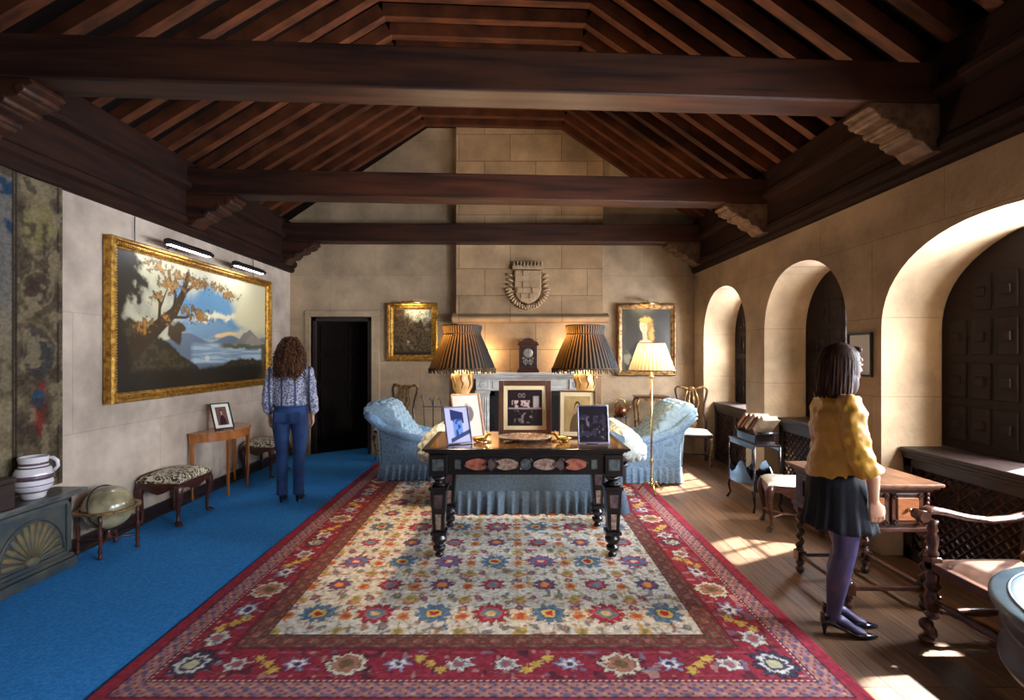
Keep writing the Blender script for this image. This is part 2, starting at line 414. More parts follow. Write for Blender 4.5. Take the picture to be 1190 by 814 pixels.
# windows in the arches: shutter on the far half, leaded light on the near half
for k, a in enumerate(ARCH):
    yc, hw, zs, rise = a
    win = TS('window_%d' % (k + 1))
    ap = arch_curve(a, 32)
    op = (6.93, 4.89, 3.17, .47, -1.58)[k]            # the shutter covers the far side from here on
    def hz(y): return zs + rise * math.sqrt(max(0, 1 - ((y - yc) / hw) ** 2))
    far = [(op, .86), (op, hz(op) - .004)] + [p for p in ap if p[0] > op + .01] + [(yc + hw, .86)]
    b = MB(); b.prism(far, 'x', REC - .05, REC - .01)
    nz_ = 5
    for i in range(nz_):
        for j in range(3):
            sw = (yc + hw - op - .08) / 3; y0 = op + .05 + j * sw; y1 = y0 + sw - .04
            z0 = .93 + i * .32; z1 = z0 + .26
            if z1 > zs + rise * math.sqrt(max(0, 1 - ((y1 - yc) / hw) ** 2)) - .03: continue
            b.bb(REC - .062, REC - .045, y0, y1, z0, z1)
            b.box((REC - .066, (y0 + y1) / 2, (z0 + z1) / 2), (.018, .07, .07))
    b.build('shutter', M_shut, win, bevel=.008)
    b = MB()
    for i in (0, 2, 4, 6):
        y = yc - hw + i * (op - yc + hw) / 6
        zt = zs + rise * math.sqrt(max(0, 1 - ((y - yc) / hw) ** 2)) if i else zs
        b.bb(REC - .03, REC, y - .014, y + .014, .84, zt)
    for i in range(4):
        z = .88 + i * .5
        ww = hw * math.sqrt(max(0, 1 - max(0, (z - zs) / rise) ** 2))
        b.bb(REC - .03, REC, yc - ww, min(yc + ww, op), z - .012, z + .012)
    b.build('window_frame', M_dark, win)
    near = [(yc - hw, .84)] + [p for p in ap if p[0] < op - .01] + [(op, hz(op)), (op, .84)]
    b = MB(); b.add([(REC - .012, y, z) for y, z in near], [list(range(len(near)))]); b.build('pane', M_glass, win)

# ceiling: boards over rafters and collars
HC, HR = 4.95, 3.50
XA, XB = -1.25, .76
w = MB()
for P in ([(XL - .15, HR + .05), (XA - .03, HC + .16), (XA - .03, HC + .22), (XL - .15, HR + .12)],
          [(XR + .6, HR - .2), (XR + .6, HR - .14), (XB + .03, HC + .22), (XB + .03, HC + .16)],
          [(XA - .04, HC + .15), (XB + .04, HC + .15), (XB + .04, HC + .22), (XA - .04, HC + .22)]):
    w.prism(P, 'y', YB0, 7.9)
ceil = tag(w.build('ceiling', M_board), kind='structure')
tl = math.tan(math.radians(3.0))
def raf(p, q, Y, wy=.085, d=.13):
    (x0, z0), (x1, z1) = p, q
    dx, dz = x1 - x0, z1 - z0; L_ = math.hypot(dx, dz); nx, nz = -dz / L_ * d, dx / L_ * d
    if nz < 0: nx, nz = -nx, -nz
    b = MB(); vs = []
    for (x, z) in ((x0, z0), (x1, z1), (x1 + nx, z1 + nz), (x0 + nx, z0 + nz)):
        for s_ in (-1, 1): vs.append((x, Y + x * tl + s_ * wy / 2, z))
    b.add(vs, [(0, 2, 4, 6), (7, 5, 3, 1), (0, 1, 3, 2), (4, 5, 7, 6), (2, 3, 5, 4), (0, 6, 7, 1)])
    return b
n_r = 0
Y = 2.1
while Y < 7.42:
    raf((XL - .05, HR), (XA, HC), Y).build('rafter', M_rafter, ceil)
    raf((XR + .05, HR), (XB, HC), Y).build('rafter', M_rafter, ceil)
    raf((XA - .02, HC - .005), (XB + .02, HC - .005), Y).build('collar_beam', M_rafter, ceil)
    Y += .285
# friezes and mouldings on both walls
for side, X, d in (('trim_4', XL, 1), ('trim_5', XR, -1)):
    b = MB()
    x1 = X + d * .09; x2 = X + d * .15
    pr = [(X, WT), (X + d * .05, WT), (X + d * .07, WT + .03), (X + d * .07, WT + .07), (X + d * .11, WT + .10), (X + d * .11, WT + .15), (x1, WT + .17),
          (x1, WT + .42), (x2, WT + .45), (x2, WT + .50), (X + d * .1, WT + .52), (X + d * .1, WT + .74), (X - d * .2, WT + .8), (X - d * .2, WT)]
    b.prism(pr, 'y', YB0, 7.6)
    tag(b.build(side, M_frieze, bevel=.006), kind='structure')
# tie beams
BL = ['massive dark oak tie beam nearest the viewer, spanning the top of the picture', 'middle dark oak tie beam crossing between the nearest beam and the chimney wall',
      'farthest dark oak tie beam, close against the stone chimney wall']
for k, Yc in enumerate((3.15, 5.28, 7.26 + .0)):
    t = T('tie_beam', BL[k], 'beam', (-.26, Yc - .26 * tl, 3.22), math.radians(3.0 if k < 2 else 1.0), 'tie beams under the rafters')
    b = MB(); b.bb(-3.12, 3.12, -.11, .11, 0, .27); b.build('beam', M_beam, t, bevel=.012)
    for sx in (-1, 1):
        c = MB()
        pr = [(3.11, -.001), (2.60, -.001), (2.58, -.04), (2.63, -.06), (2.67, -.11), (2.74, -.12), (2.78, -.17), (2.85, -.18), (2.89, -.24), (2.96, -.26), (3.02, -.32), (3.11, -.32)]
        c.prism([(sx * x, z) for x, z in pr], 'y', -.115, .115, 0)
        for (x, z, r) in ((2.655, -.065, .030), (2.76, -.13, .027), (2.88, -.19, .027)):
            c.tube([(sx * x, -.125, z), (sx * x, .125, z)], r, 12, 0)
        c.build('corbel', M_corbel_lit if sx > 0 else M_beam, t, bevel=.008)
# ------------------------------------------------------------------ carpets
b = MB(); b.bb(XL + .05, -1.70, YB0, 7.52, 0, .010); b.bb(DX0 + .02, DX1 - .02, 7.5, 8.5, 0, .010)
tag(b.build('carpet_runner', M_carpet), 'plain blue fitted carpet running along the left wall to the open door', 'carpet')

RX0, RX1, RY0, RY1 = -1.915, 1.645, 2.13, 6.97
def rug_fn(u, v):
    W = RX1 - RX0; Lg = RY1 - RY0
    x = u * W; y = v * Lg
    wx = (vnoise(x, y, 42, 71) - .5) * .022 + (vnoise(x, y, 90, 72) - .5) * .010; wy = (vnoise(x, y, 42, 73) - .5) * .022 + (vnoise(x, y, 90, 74) - .5) * .010
    C = np.zeros(x.shape + (3,)); C[...] = lin((150, 36, 60))
    d = np.minimum(np.minimum(x, W - x), np.minimum(y, Lg - y))
    gn = fbm(x, y, 9, 3); fine = vnoise(x, y, 60, 11)
    paint(C, soft(-(gn - .5), .3) * .35, (176, 44, 66))
    s_ = np.where((np.minimum(x, W - x) < np.minimum(y, Lg - y)), y, x)   # coordinate along the band
    # outer guard
    g = soft(np.abs(d - .130) - .050, .006)
    paint(C, g, (168, 120, 122))
    t = np.sin(s_ * 2 * PI / .11) * np.cos((d - .13) * 2 * PI / .09); paint(C, g * soft(.45 - t, .2), (96, 100, 132))
    t = np.sin(s_ * 2 * PI / .11 + 2.1) * np.cos((d - .13) * 2 * PI / .05 + .8); paint(C, g * soft(.55 - t, .2), (196, 150, 110))
    t = np.sin(s_ * 2 * PI / .055 + 1.1) * np.sin((d - .13) * 2 * PI / .04); paint(C, g * soft(.5 - t, .2), (140, 48, 66))
    for q in (.078, .182): paint(C, soft(np.abs(d - q) - .004, .004), (46, 24, 34))
    paint(C, soft(np.abs(d - .19) - .003, .004) * (np.sin(s_ * 2 * PI / .03) > 0), (220, 200, 180))
    # main border ground
    mB = soft(np.abs(d - .315) - .115, .004)
    paint(C, mB, (146, 32, 56)); paint(C, mB * soft(-(gn - .45), .3) * .4, (158, 40, 62))
    for q in (.428, .44): paint(C, soft(np.abs(d - q) - .0025, .004), (30, 20, 26))
    # vine
    vine = np.abs((d - .315) - .075 * np.sin(s_ * 2 * PI / .69))
    paint(C, mB * soft(vine - .001, .004), (176, 140, 96), .8); paint(C, mB * soft(np.abs(vine - .007) - .002, .004), (60, 26, 34), .8)
    for q_ in (.212, .418):
        paint(C, mB * soft(np.abs(d - q_ - .012 * np.sign(np.sin(s_ * 2 * PI / .46))) - .0015, .004), (196, 160, 150), .8)
    nb = vnoise(x, y, 24, 91); paint(C, mB * soft(.80 - nb, .05), (60, 28, 44), .8); nb = vnoise(x, y, 27, 93); paint(C, mB * soft(.84 - nb, .05), (196, 150, 140), .75); nb = vnoise(x, y, 22, 95); paint(C, mB * soft(.86 - nb, .05), (120, 126, 150), .7)
    # inner guard
    g = soft(np.abs(d - .508) - .058, .006)
    paint(C, g, (112, 62, 54))
    t = np.sin(s_ * 2 * PI / .14 + 1) * np.cos((d - .508) * 2 * PI / .12); paint(C, g * soft(.4 - t, .2), (150, 108, 88))
    t = np.sin(s_ * 2 * PI / .07) * np.cos((d - .508) * 2 * PI / .06 + 1); paint(C, g * soft(.5 - t, .2), (96, 92, 84))
    t = np.sin(s_ * 2 * PI / .05 + 2) * np.sin((d - .508) * 2 * PI / .05); paint(C, g * soft(.7 - t, .2), (176, 50, 56))
    for q in (.452, .566): paint(C, soft(np.abs(d - q) - .003, .004), (40, 24, 24))
    # field
    F = soft(.572 - d, .004)
    paint(C, F, (224, 214, 198)); paint(C, F * soft(.5 - gn, .25) * .4, (232, 226, 214))
    cx0 = W / 2 + .02; y0 = .79; px, py = .347, .365
    # fine scrolling vines
    vn = np.sin((x - cx0) * 2 * PI / px * 2) * np.sin((y - y0) * 2 * PI / py * 2) + .55 * np.sin((x - cx0) * 2 * PI / px * 3 + 2 * np.sin((y - y0) * 2 * PI / py)) 
    paint(C, F * soft(np.abs(vn - .25) - .10, .1) * (vnoise(x, y, 38, 5) > .36), (128, 126, 98), .8)
    n2 = vnoise(x, y, 30, 21); paint(C, F * soft(.80 - n2, .06), (96, 92, 96), .75)
    n3 = vnoise(x, y, 26, 31); paint(C, F * soft(.84 - n3, .06), (168, 92, 66), .8)
    n4 = vnoise(x, y, 24, 41); paint(C, F * soft(.85 - n4, .06), (196, 158, 84), .8)
    def flower(cx, cy, r, n, amp, cols, sy=1.0, ph=0, msk=None):
        X0, X1 = max(0, cx - r * 1.5), min(W, cx + r * 1.5); Y0_, Y1_ = max(0, cy - r * 1.5), min(Lg, cy + r * 1.5)
        nx, ny = x.shape[1] - 1, x.shape[0] - 1
        i0, i1 = int(X0 / W * nx), int(X1 / W * nx) + 2; j0, j1 = int(Y0_ / Lg * ny), int(Y1_ / Lg * ny) + 2
        if i1 <= i0 or j1 <= j0: return
        sl = (slice(j0, j1), slice(i0, i1))
        dx = x[sl] - cx; dy = (y[sl] - cy) / sy
        dx = dx + wx[sl]; dy = dy + wy[sl]
        rr = np.hypot(dx, dy); th = np.arctan2(dy, dx) + ph
        sq = np.abs(((n * th / PI) % 2) - 1) * .75 + .25 * (np.abs(((3 * n * th / PI) % 2) - 1))
        Cs = C[sl]; mm = 1 if msk is None else msk[sl]
        for fr, col, am in cols:
            R = r * fr * (1 - am * amp * (1 - sq))
            paint(Cs, soft(rr - R, .006) * mm, col)
    RED = [(1.06, (70, 34, 40), 1), (1.0, (170, 40, 62), 1), (.62, (196, 84, 96), .6), (.48, (92, 128, 140), .3), (.22, (214, 180, 130), 0)]
    BLU = [(1.06, (64, 70, 80), 1), (1.0, (84, 122, 152), 1), (.60, (60, 96, 132), .6), (.42, (222, 190, 96), .3), (.24, (176, 44, 40), 0)]
    RB = [(1.04, (60, 40, 60), 1), (1.0, (164, 46, 74), 1), (.74, (88, 120, 164), .6), (.42, (196, 60, 70), .3), (.2, (236, 210, 190), 0)]
    NAV = [(1.04, (60, 50, 66), 1), (1.0, (78, 76, 116), 1), (.62, (150, 60, 88), .5), (.36, (230, 150, 70), 0)]
    CRM = [(1.04, (80, 40, 50), 1), (1.0, (156, 48, 72), 1), (.58, (190, 96, 110), .5), (.36, (104, 140, 150), 0)]
    ORG = [(1.0, (214, 140, 70), 1), (.5, (190, 84, 60), .4)]
    YEL = [(1.0, (206, 168, 88), 1), (.5, (150, 140, 90), .4)]
    PNK = [(1.0, (190, 112, 86), 1), (.5, (220, 160, 120), .4)]
    for k in range(12):
        cy = y0 + k * py
        for j in range(-4, 5):
            cx = cx0 + j * px
            if k % 2 == 0:
                big = (j + k // 2) % 2 == 0
                cols = (RED if (k // 2) % 2 == 0 else RB) if big else BLU
                flower(cx, cy, .125 if big else .118, 10 if big else 9, .42, cols, .98, .2, F)
            else:
                flower(cx + 0.0, cy, .088, 9, .38, CRM if (j + k // 2) % 2 == 0 else NAV, 1, .1, F)
            for (ox, oy, r, cl) in ((.5, -.08, .050, ORG), (.5, -.52, .045, YEL), (.5, .40, .050, PNK), (.25, .5, .03, YEL), (-.25, .5, .03, CRM), (.24, -.42, .028, BLU), (.5, .16, .03, NAV)):
                flower(cx + ox * px, cy + oy * py, r, 7, .4, cl, 1.1, j, F)
    # border motifs
    CRE = [(1.1, (36, 26, 34), 1), (1.0, (224, 210, 184), 1), (.72, (60, 36, 40), .8), (.66, (176, 118, 96), .7), (.34, (116, 92, 60), .3)]
    WHT = [(1.12, (40, 30, 40), 1), (1.0, (222, 214, 200), 1), (.55, (120, 124, 140), .6), (.3, (176, 90, 90), 0)]
    BWH = [(1.1, (40, 34, 60), 1), (1.0, (150, 156, 186), 1), (.55, (236, 230, 222), .5), (.25, (60, 60, 100), 0)]
    YLL = [(1.1, (50, 34, 34), 1), (1.0, (214, 176, 84), 1)]
    COR = [(1.1, (30, 26, 40), 1), (1.0, (52, 56, 82), 1), (.70, (224, 218, 206), .8), (.5, (60, 62, 88), .4), (.28, (200, 190, 150), 0)]
    seq = [(0.0, 'C'), (.22, 'W'), (.36, 'Y'), (.52, 'B'), (.77, 'P'), (1.03, 'B'), (1.19, 'Y'), (1.345, 'W')]
    def motif(k, cx, cy, along):
        sy = 1.0
        if k == 'P': flower(cx, cy, .118, 9, .35, CRE, 1.0 if along == 'y' else .85, .4, mB)
        if k == 'W': flower(cx, cy, .075, 6, .55, WHT, 1.1 if along == 'y' else .85, .3 * len(along) + cx * 5, mB)
        if k == 'B': flower(cx, cy, .082, 6, .8, BWH, 1.35 if along == 'y' else .75, 0, mB)
        if k == 'Y':
            sg = 1 if int(cx * 7 + cy * 5) % 2 else -1
            for q in (-.05, 0, .05):
                if along == 'x': flower(cx + q * 1.1, cy + q * sg * .9, .042, 6, .6, YLL, .9, q * 9, mB)
                else: flower(cx + q * sg * .9, cy + q * 1.1, .042, 6, .6, YLL, 1.1, q * 9, mB)
        if k == 'C': flower(cx, cy, .125, 9, .4, COR, 1, .3, mB)
    bc = .315
    for sgn in (-1, 1):
        for off, k in ((.115, 'W'), (.27, 'Y'), (.43, 'B'), (.69, 'P'), (.94, 'B'), (1.09, 'Y'), (1.24, 'W'), (1.465, 'C')):
            for cy in (bc, Lg - bc): motif(k, W / 2 + sgn * off, cy, 'x')
        cx = bc if sgn < 0 else W - bc
        s0 = bc; j = 0
        base = [.22, .37, .52, .77, 1.03, 1.19, 1.34, 1.575, 1.73, 1.89, 2.15, 2.41, 2.57, 2.73, 2.96, 3.11, 3.27, 3.53, 3.79, 3.95, 4.1]
        ks = ['W', 'Y', 'B', 'P', 'B', 'Y', 'W', 'C', 'W', 'Y', 'P', 'B', 'Y', 'W', 'C', 'W', 'Y', 'P', 'B', 'Y', 'W']
        for o_, k in zip(base, ks):
            if k == 'C': 
                flower(cx, s0 + o_, .09, 9, .4, COR, 1, .3, mB)
            else: motif(k, cx, s0 + o_, 'y')
    C = C * .86 + lin((120, 96, 88)) * .14
    C *= (.66 + .5 * fine * (.6 + .8 * vnoise(x, y, 130, 13)))[..., None]
    return C
rug = color_grid('persian_rug', lambda u, v: (RX0 + u * (RX1 - RX0), RY0 + v * (RY1 - RY0), .018 + 0 * u), 470, 640, rug_fn, M_weave, thick=.0075)
tag(rug, 'large rug with floral cream field and crimson patterned border under the ebony table', 'rug')

# ------------------------------------------------------------------ paintings
def picture_frame(b, w, h, bw, d, mi=0, beads=True):
    """moulded frame in the x-z plane, front towards -y, outer size w x h, origin at centre back"""
    prof = [(0, 0), (0, -d * .8), (bw * .15, -d), (bw * .35, -d), (bw * .45, -d * .7), (bw * .75, -d * .62), (bw * .85, -d * .45), (bw, -d * .4), (bw, 0)]
    cor = [(-1, -1), (1, -1), (1, 1), (-1, 1)]
    vs = []; n = len(prof)
    for (sx, sz) in cor:
        for (t, y) in prof: vs.append((sx * (w / 2 - t), y, sz * (h / 2 - t)))
    fs = []
    for c in range(4):
        e = (c + 1) % 4
        for i in range(n):
            j = (i + 1) % n
            fs.append((c * n + i, e * n + i, e * n + j, c * n + j))
    b.add(vs, fs, mi)
    if beads:
        st = bw * .28
        for (L_, ax) in ((w, 0), (h, 1)):
            k = int((L_ - bw) / st)
            for i in range(k + 1):
                p = -L_ / 2 + bw * .5 + i * (L_ - bw) / k
                for sg in (-1, 1):
                    c = (p, -d * .74, sg * (h / 2 - bw * .6)) if ax == 0 else (sg * (w / 2 - bw * .6), -d * .74, p)
                    b.box(c, (st * .6, bw * .18, st * .6))
    return b
def art(name, w, h, nx, ny, fn, parent, y=-.012, x=0, z=0, m=None):
    return color_grid(name, lambda u, v: (x + (u - .5) * w, y + 0 * u, z + (v - .5) * h), nx, ny, fn, m or M_attr, parent)

def landscape(u, v):
    C = np.zeros(u.shape + (3,)); n = fbm(u * 1.9, v, 5, 2, 5); n2 = fbm(u * 1.9, v, 14, 9, 4); n3 = fbm(u * 1.9, v, 34, 19, 3)
    C[...] = lin((150, 144, 122))
    paint(C, soft(.52 - n2, .2) * .35, (186, 176, 146)); paint(C, soft(fbm(u * 1.9, v * 1.4, 3, 61, 4) - .46, .1) * .5, (126, 124, 112))
    paint(C, soft(.45 - n, .25) * .6, (200, 190, 158))
    bl = np.hypot((u - .56) / .26, (v - .62) / .26) + (n - .5) * 1.3
    paint(C, soft(bl - 1.0, .35), (92, 132, 160)); paint(C, soft(np.hypot((u - .5) / .2, (v - .50) / .10) + (n2 - .5) - .9, .4), (112, 140, 160))
    cl = np.abs(v - .60 - .14 * (u - .5) + .1 * (n - .5)) / .05
    paint(C, soft(cl - .8 + (n2 - .5) * 2, .5) * soft(.42 - u, .1), (222, 208, 172))
    paint(C, soft(np.hypot((u - .9) / .25, (v - .72) / .25) + (n - .5) * .8 - .9, .4), (196, 184, 146))
    paint(C, soft(np.hypot((u - .80) / .3, (v - .93) / .1) - .9 + (n - .5), .5), (196, 184, 150))
    paint(C, soft(np.hypot((u - .66) / .10, (v - .455 - (u - .66) * .22) / .022) - .9 + (n2 - .5), .4), (222, 180, 120))
    # far hills, mountain
    paint(C, soft(v - (.40 + .035 * np.sin(u * 21) + .02 * n), .012), (96, 108, 122))
    pk = .52 - np.abs(u - .845) * .95 + (n2 - .5) * .07
    paint(C, soft(v - np.where(u > .845, .52 - (u - .845) * 1.1, pk), .012) * soft(.68 - u, .02), (122, 112, 104))
    paint(C, soft(v - (pk - .06 + (u - .845) * .5), .03) * soft(.70 - u, .02), (150, 136, 118), .6)
    # water
    wt = soft(np.abs(v - .28) - .085, .02) * soft(.40 - u, .03)
    paint(C, wt, (118, 140, 156)); paint(C, wt * soft(.5 - fbm(u * 1.2, v * 9, 6, 4), .2), (160, 176, 184))
    paint(C, soft(np.abs(v - .345 + (n2 - .5) * .04) - .022, .015) * soft(.60 - u, .05), (92, 88, 70))
    paint(C, soft(v - .38 - (n2 - .5) * .06, .02) * soft(.955 - u, .02), (66, 60, 48))
    # dark foreground
    fg = .19 + .04 * np.sin(u * 9 + .5) + .07 * (n2 - .5) + np.clip(.46 - u, 0, 1) * .75
    paint(C, soft(v - fg, .02), (44, 38, 26)); paint(C, soft(v - fg + .03, .03) * soft(.52 - n3, .1), (72, 62, 38), .7)
    paint(C, soft(v - .14 - .03 * n2, .04), (28, 24, 18))
    paint(C, soft(np.hypot((u - .50) / .02, (v - .235) / .03) - .8, .5), (214, 204, 180), .7)
    paint(C, soft(np.hypot((u - .31) / .045, (v - .44) / .09) - .9 + (n2 - .5) * 1.2, .3), (62, 50, 32))
    # trees
    def limb(pts, r0, r1, col=(50, 36, 22)):
        for (a, b_), k in zip(zip(pts[:-1], pts[1:]), range(len(pts))):
            ax, ay = a; bx, by = b_; vx, vy = bx - ax, by - ay; A = 1.9
            t = np.clip(((u - ax) * vx * A * A + (v - ay) * vy) / (vx * vx * A * A + vy * vy + 1e-9), 0, 1)
            dd = np.hypot((u - ax - t * vx) * A, v - ay - t * vy)
            f0 = k / (len(pts) - 1); f1 = (k + 1) / (len(pts) - 1); r = r0 + (r1 - r0) * (f0 + (f1 - f0) * t)
            paint(C, soft(dd - r, .008), col)
    paint(C, soft(u - .065 - .02 * np.sin(v * 9) - .03 * (n2 - .5), .02), (34, 28, 20))
    paint(C, soft(np.hypot((u - .05) / .10, (v - .82) / .2) + (n2 - .5) * 1.4 - .8, .3), (40, 34, 22))
    limb([(.10, .32), (.20, .47), (.29, .60), (.345, .76), (.375, .93)], .065, .022)
    limb([(.29, .60), (.30, .74), (.27, .86)], .02, .008); limb([(.345, .76), (.42, .86)], .018, .008)
    limb([(.21, .50), (.215, .66), (.18, .74)], .018, .007); limb([(.215, .62), (.25, .76)], .010, .005); limb([(.27, .56), (.36, .57), (.40, .60)], .014, .006)
    for (fx, fy, rx, ry) in ((.28, .80, .06, .07), (.44, .87, .10, .05), (.55, .86, .07, .04), (.66, .81, .07, .045), (.38, .63, .045, .05), (.45, .60, .06, .05), (.34, .90, .08, .04), (.20, .70, .03, .04), (.13, .47, .04, .05), (.20, .93, .06, .05), (.25, .56, .03, .04)):
        m_ = np.hypot((u - fx) / rx, (v - fy) / ry) + (n3 - .5) * 2.4 + (n2 - .5)
        m_ = m_ + (fbm(u * 1.9, v, 60, 77, 2) - .5) * 1.6; paint(C, soft(m_ - .9, .5), (84, 60, 28), .9); paint(C, soft(m_ - .35, .5), (166, 112, 42), .8)
    return C
# big landscape on the left wall
t = T('landscape_painting', 'large gilt-framed landscape painting of trees and a lake on left wall', 'painting', (XL + .012, 5.435, 1.865), PI / 2)
b = MB(); picture_frame(b, 2.73, 1.43, .088, .085); b.build('frame', M_gold, t)
b = MB(); b.bb(-1.3, 1.3, -.012, 0, -.66, .66); b.build('backing', M_dark, t)
art('canvas', 2.58, 1.28, 360, 180, landscape, t, -.022)
for x in (-1.03, 1.0):
    b = MB(); b.tube([(x, -.006, .70), (x, -.006, .955)], .004, 6); b.build('hanging_wire', M_black, t)
M_led = mat('led_strip', (1, 1, 1, 1), emis=(.82, .9, 1, 1), es=14)
for k, (yy, lab) in enumerate(((4.83, 'slim black picture light over the left half of the large landscape'), (5.93, 'slim black picture light over the right half of the large landscape'))):
    t = T('picture_light', lab, 'light', (XL + .10, yy, 2.60), 0, 'picture lights on the large landscape')
    b = MB(); b.prism([(.10, .0), (.105, .045), (.15, .055), (.19, .02), (.18, -.008), (.165, .0)], 'y', -.32, .32); b.build('housing', M_black, t, bevel=.003)
    b = MB(); b.bb(.115, .16, -.30, .30, -.006, .004); b.build('light_tube', M_led, t)
    b = MB(); b.tube([(-.09, 0, .02), (-.04, 0, .05), (.11, 0, .035)], .008, 8); b.build('arm', M_black, t)

def small_scene(u, v):
    C = np.zeros(u.shape + (3,)); n = fbm(u, v, 5, 6, 5); n2 = fbm(u, v, 14, 16)
    C[...] = lin((64, 48, 30))
    paint(C, soft(np.hypot((u - .66) / .40, (v - .92) / .24) + (n - .5) * .9 - .9, .3), (206, 200, 172))
    paint(C, soft(np.hypot((u - .15) / .10, (v - .88) / .07) + (n2 - .5) - .8, .3), (150, 104, 46), .8)
    paint(C, soft(np.hypot((u - .66) / .22, (v - .52) / .24) + (n2 - .5) - .9, .25), (38, 28, 18))
    paint(C, soft(.5 - n2, .2) * .4, (96, 74, 44))
    paint(C, soft(np.hypot((u - .88) / .09, (v - .56) / .03) + (n2 - .5) * 1.8 - .7, .5), (150, 142, 112), .8); n5 = fbm(u, v, 30, 88, 3); paint(C, soft(.47 - n5, .1) * soft(v - .75, .3), (104, 80, 44), .55); paint(C, soft(n5 - .42, .1), (26, 20, 13), .6)
    for (a, c, r, col) in ((.40, .29, .018, (196, 172, 140)), (.38, .24, .025, (130, 100, 74)), (.45, .20, .03, (104, 78, 56)), (.50, .15, .03, (120, 90, 58)), (.31, .22, .02, (112, 88, 62)), (.22, .45, .012, (130, 104, 70)), (.25, .36, .014, (100, 78, 50))):
        paint(C, soft(np.hypot(u - a, v - c) + (n2 - .5) * .08 - r, .03), col)
    paint(C, soft(v - .07, .05), (30, 22, 14))
    return C
def portrait(u, v):
    C = np.zeros(u.shape + (3,)); n = fbm(u, v, 4, 8, 5); n2 = fbm(u, v, 18, 12); n3 = fbm(u * 1.2, v, 40, 14, 2)
    C[...] = lin((46, 44, 36)); paint(C, soft(.52 - n, .3) * .6, (78, 72, 50)); paint(C, soft(.6 - u, .3) * .5, (42, 42, 46))
    paint(C, soft(np.hypot((u - .48) / .40, (v - .06) / .44) - 1 + (n2 - .5) * .2, .08), (26, 24, 28))
    paint(C, soft(np.hypot((u - .585) / .085, (v - .60) / .17) + (n3 - .5) * 1.0 - 1, .3), (150, 112, 48))
    paint(C, soft(np.hypot((u - .60) / .05, (v - .62) / .12) + (n3 - .5) * 1.2 - 1, .4), (206, 168, 86), .7)
    paint(C, soft(np.hypot((u - .50) / .14, (v - .755) / .12) + (n3 - .5) * .5 - 1, .2), (160, 122, 58))
    paint(C, soft(np.abs(u - .48 + (v - .5) * .12) - .045, .02) * soft(np.abs(v - .56) - .10, .02), (206, 178, 138))
    paint(C, soft(np.hypot((u - .48) / .13, (v - .455) / .05) - 1, .2), (210, 184, 144))
    tx = (u - .445) * .97 + (v - .71) * .22; ty = (v - .71) * .97 - (u - .445) * .22
    paint(C, soft(np.hypot(tx / .072, ty / .105) - 1, .1), (226, 200, 158)); paint(C, soft(np.hypot((tx - .035) / .05, ty / .1) - 1, .3), (196, 160, 118), .5)
    paint(C, soft(np.hypot((u - .47) / .12, (v - .815) / .045) + (n3 - .5) * .5 - 1, .2), (190, 152, 80))
    for (a, c, rx, ry, col) in ((-.03, .015, .016, .007, (60, 46, 38)), (.028, .015, .016, .007, (60, 46, 38)), (-.004, -.058, .018, .007, (160, 84, 72)), (-.01, -.02, .008, .022, (186, 150, 116))):
        paint(C, soft(np.hypot((tx - a) / rx, (ty - c) / ry) - 1, .5), col, .85)
    paint(C, soft(np.abs(u - .455 + (v - .4) * .1) - .022, .015) * soft(np.abs(v - .36) - .09, .02), (196, 192, 180))
    paint(C, soft(np.hypot((u - .12) / .07, (v - .2) / .09) + (n2 - .5) - 1, .4), (130, 122, 96))
    return C
def wall_art(nm, lab, px0, px1, py0, py1, bw, fn, d=.07, m=M_gold):
    y0 = 7.56; yw = 7.50
    x0 = (px0 - VX) / FPX * yw; x1 = (px1 - VX) / FPX * yw
    z1 = CH + (VY - py0) / FPX * yw; z0 = CH + (VY - py1) / FPX * yw
    xc = (x0 + x1) / 2
    t = T(nm, lab, 'painting', (xc, yback(xc) - .006, (z0 + z1) / 2), math.radians(1))
    w_, h_ = x1 - x0, z1 - z0
    b = MB(); picture_frame(b, w_, h_, bw, d, beads=False); b.build('frame', m, t)
    b = MB(); b.bb(-w_ * .47, w_ * .47, -.01, 0, -h_ * .47, h_ * .47); b.build('backing', M_dark, t)
    art('canvas', w_ - 2 * bw + .01, h_ - 2 * bw + .01, 110, 120, fn, t, -.02)
    b = MB(); b.tube([(-.14, -.16, h_ / 2 - .0), (.14, -.16, h_ / 2 - .0)], .02, 10); b.tube([(0, 0, h_ / 2 + .03), (0, -.1, h_ / 2 + .05), (0, -.16, h_ / 2)], .007, 6)
    b.build('picture_lamp', M_brass, t)
    L_ = bpy.data.lights.new('picture_spot', 'AREA'); L_.shape = 'RECTANGLE'; L_.size = .3; L_.size_y = .03; L_.energy = 1.6; L_.color = (1, .82, .56)
    lo = bpy.data.objects.new('picture_spot', L_); COL.objects.link(lo); lo.location = (xc, yback(xc) - .17, z1 - .03); lo.rotation_euler = (math.radians(-32) , 0, 0)
    lo.rotation_euler = (math.radians(32), 0, 0)
    return t
wall_art('oil_painting', 'gilt-framed woodland scene hanging beside the dark doorway', 449, 508, 352, 420, .10, small_scene)
wall_art('portrait_painting', 'gilt-framed portrait of a fair-haired sitter behind the lit floor lamp', 719, 788, 353, 437, .075, portrait, m=M_gold_d)

# small framed sheet on the pier between arches
t = T('framed_print', 'small thin black frame with a blank cream sheet on the pier between arches', 'picture', (XR - .004, 4.015, 1.57), -PI / 2)
b = MB(); picture_frame(b, .27, .36, .018, .025, beads=False); b.build('frame', M_black, t)
b = MB(); b.bb(-.12, .12, -.01, -.002, -.165, .165); b.build('sheet', M_white, t)

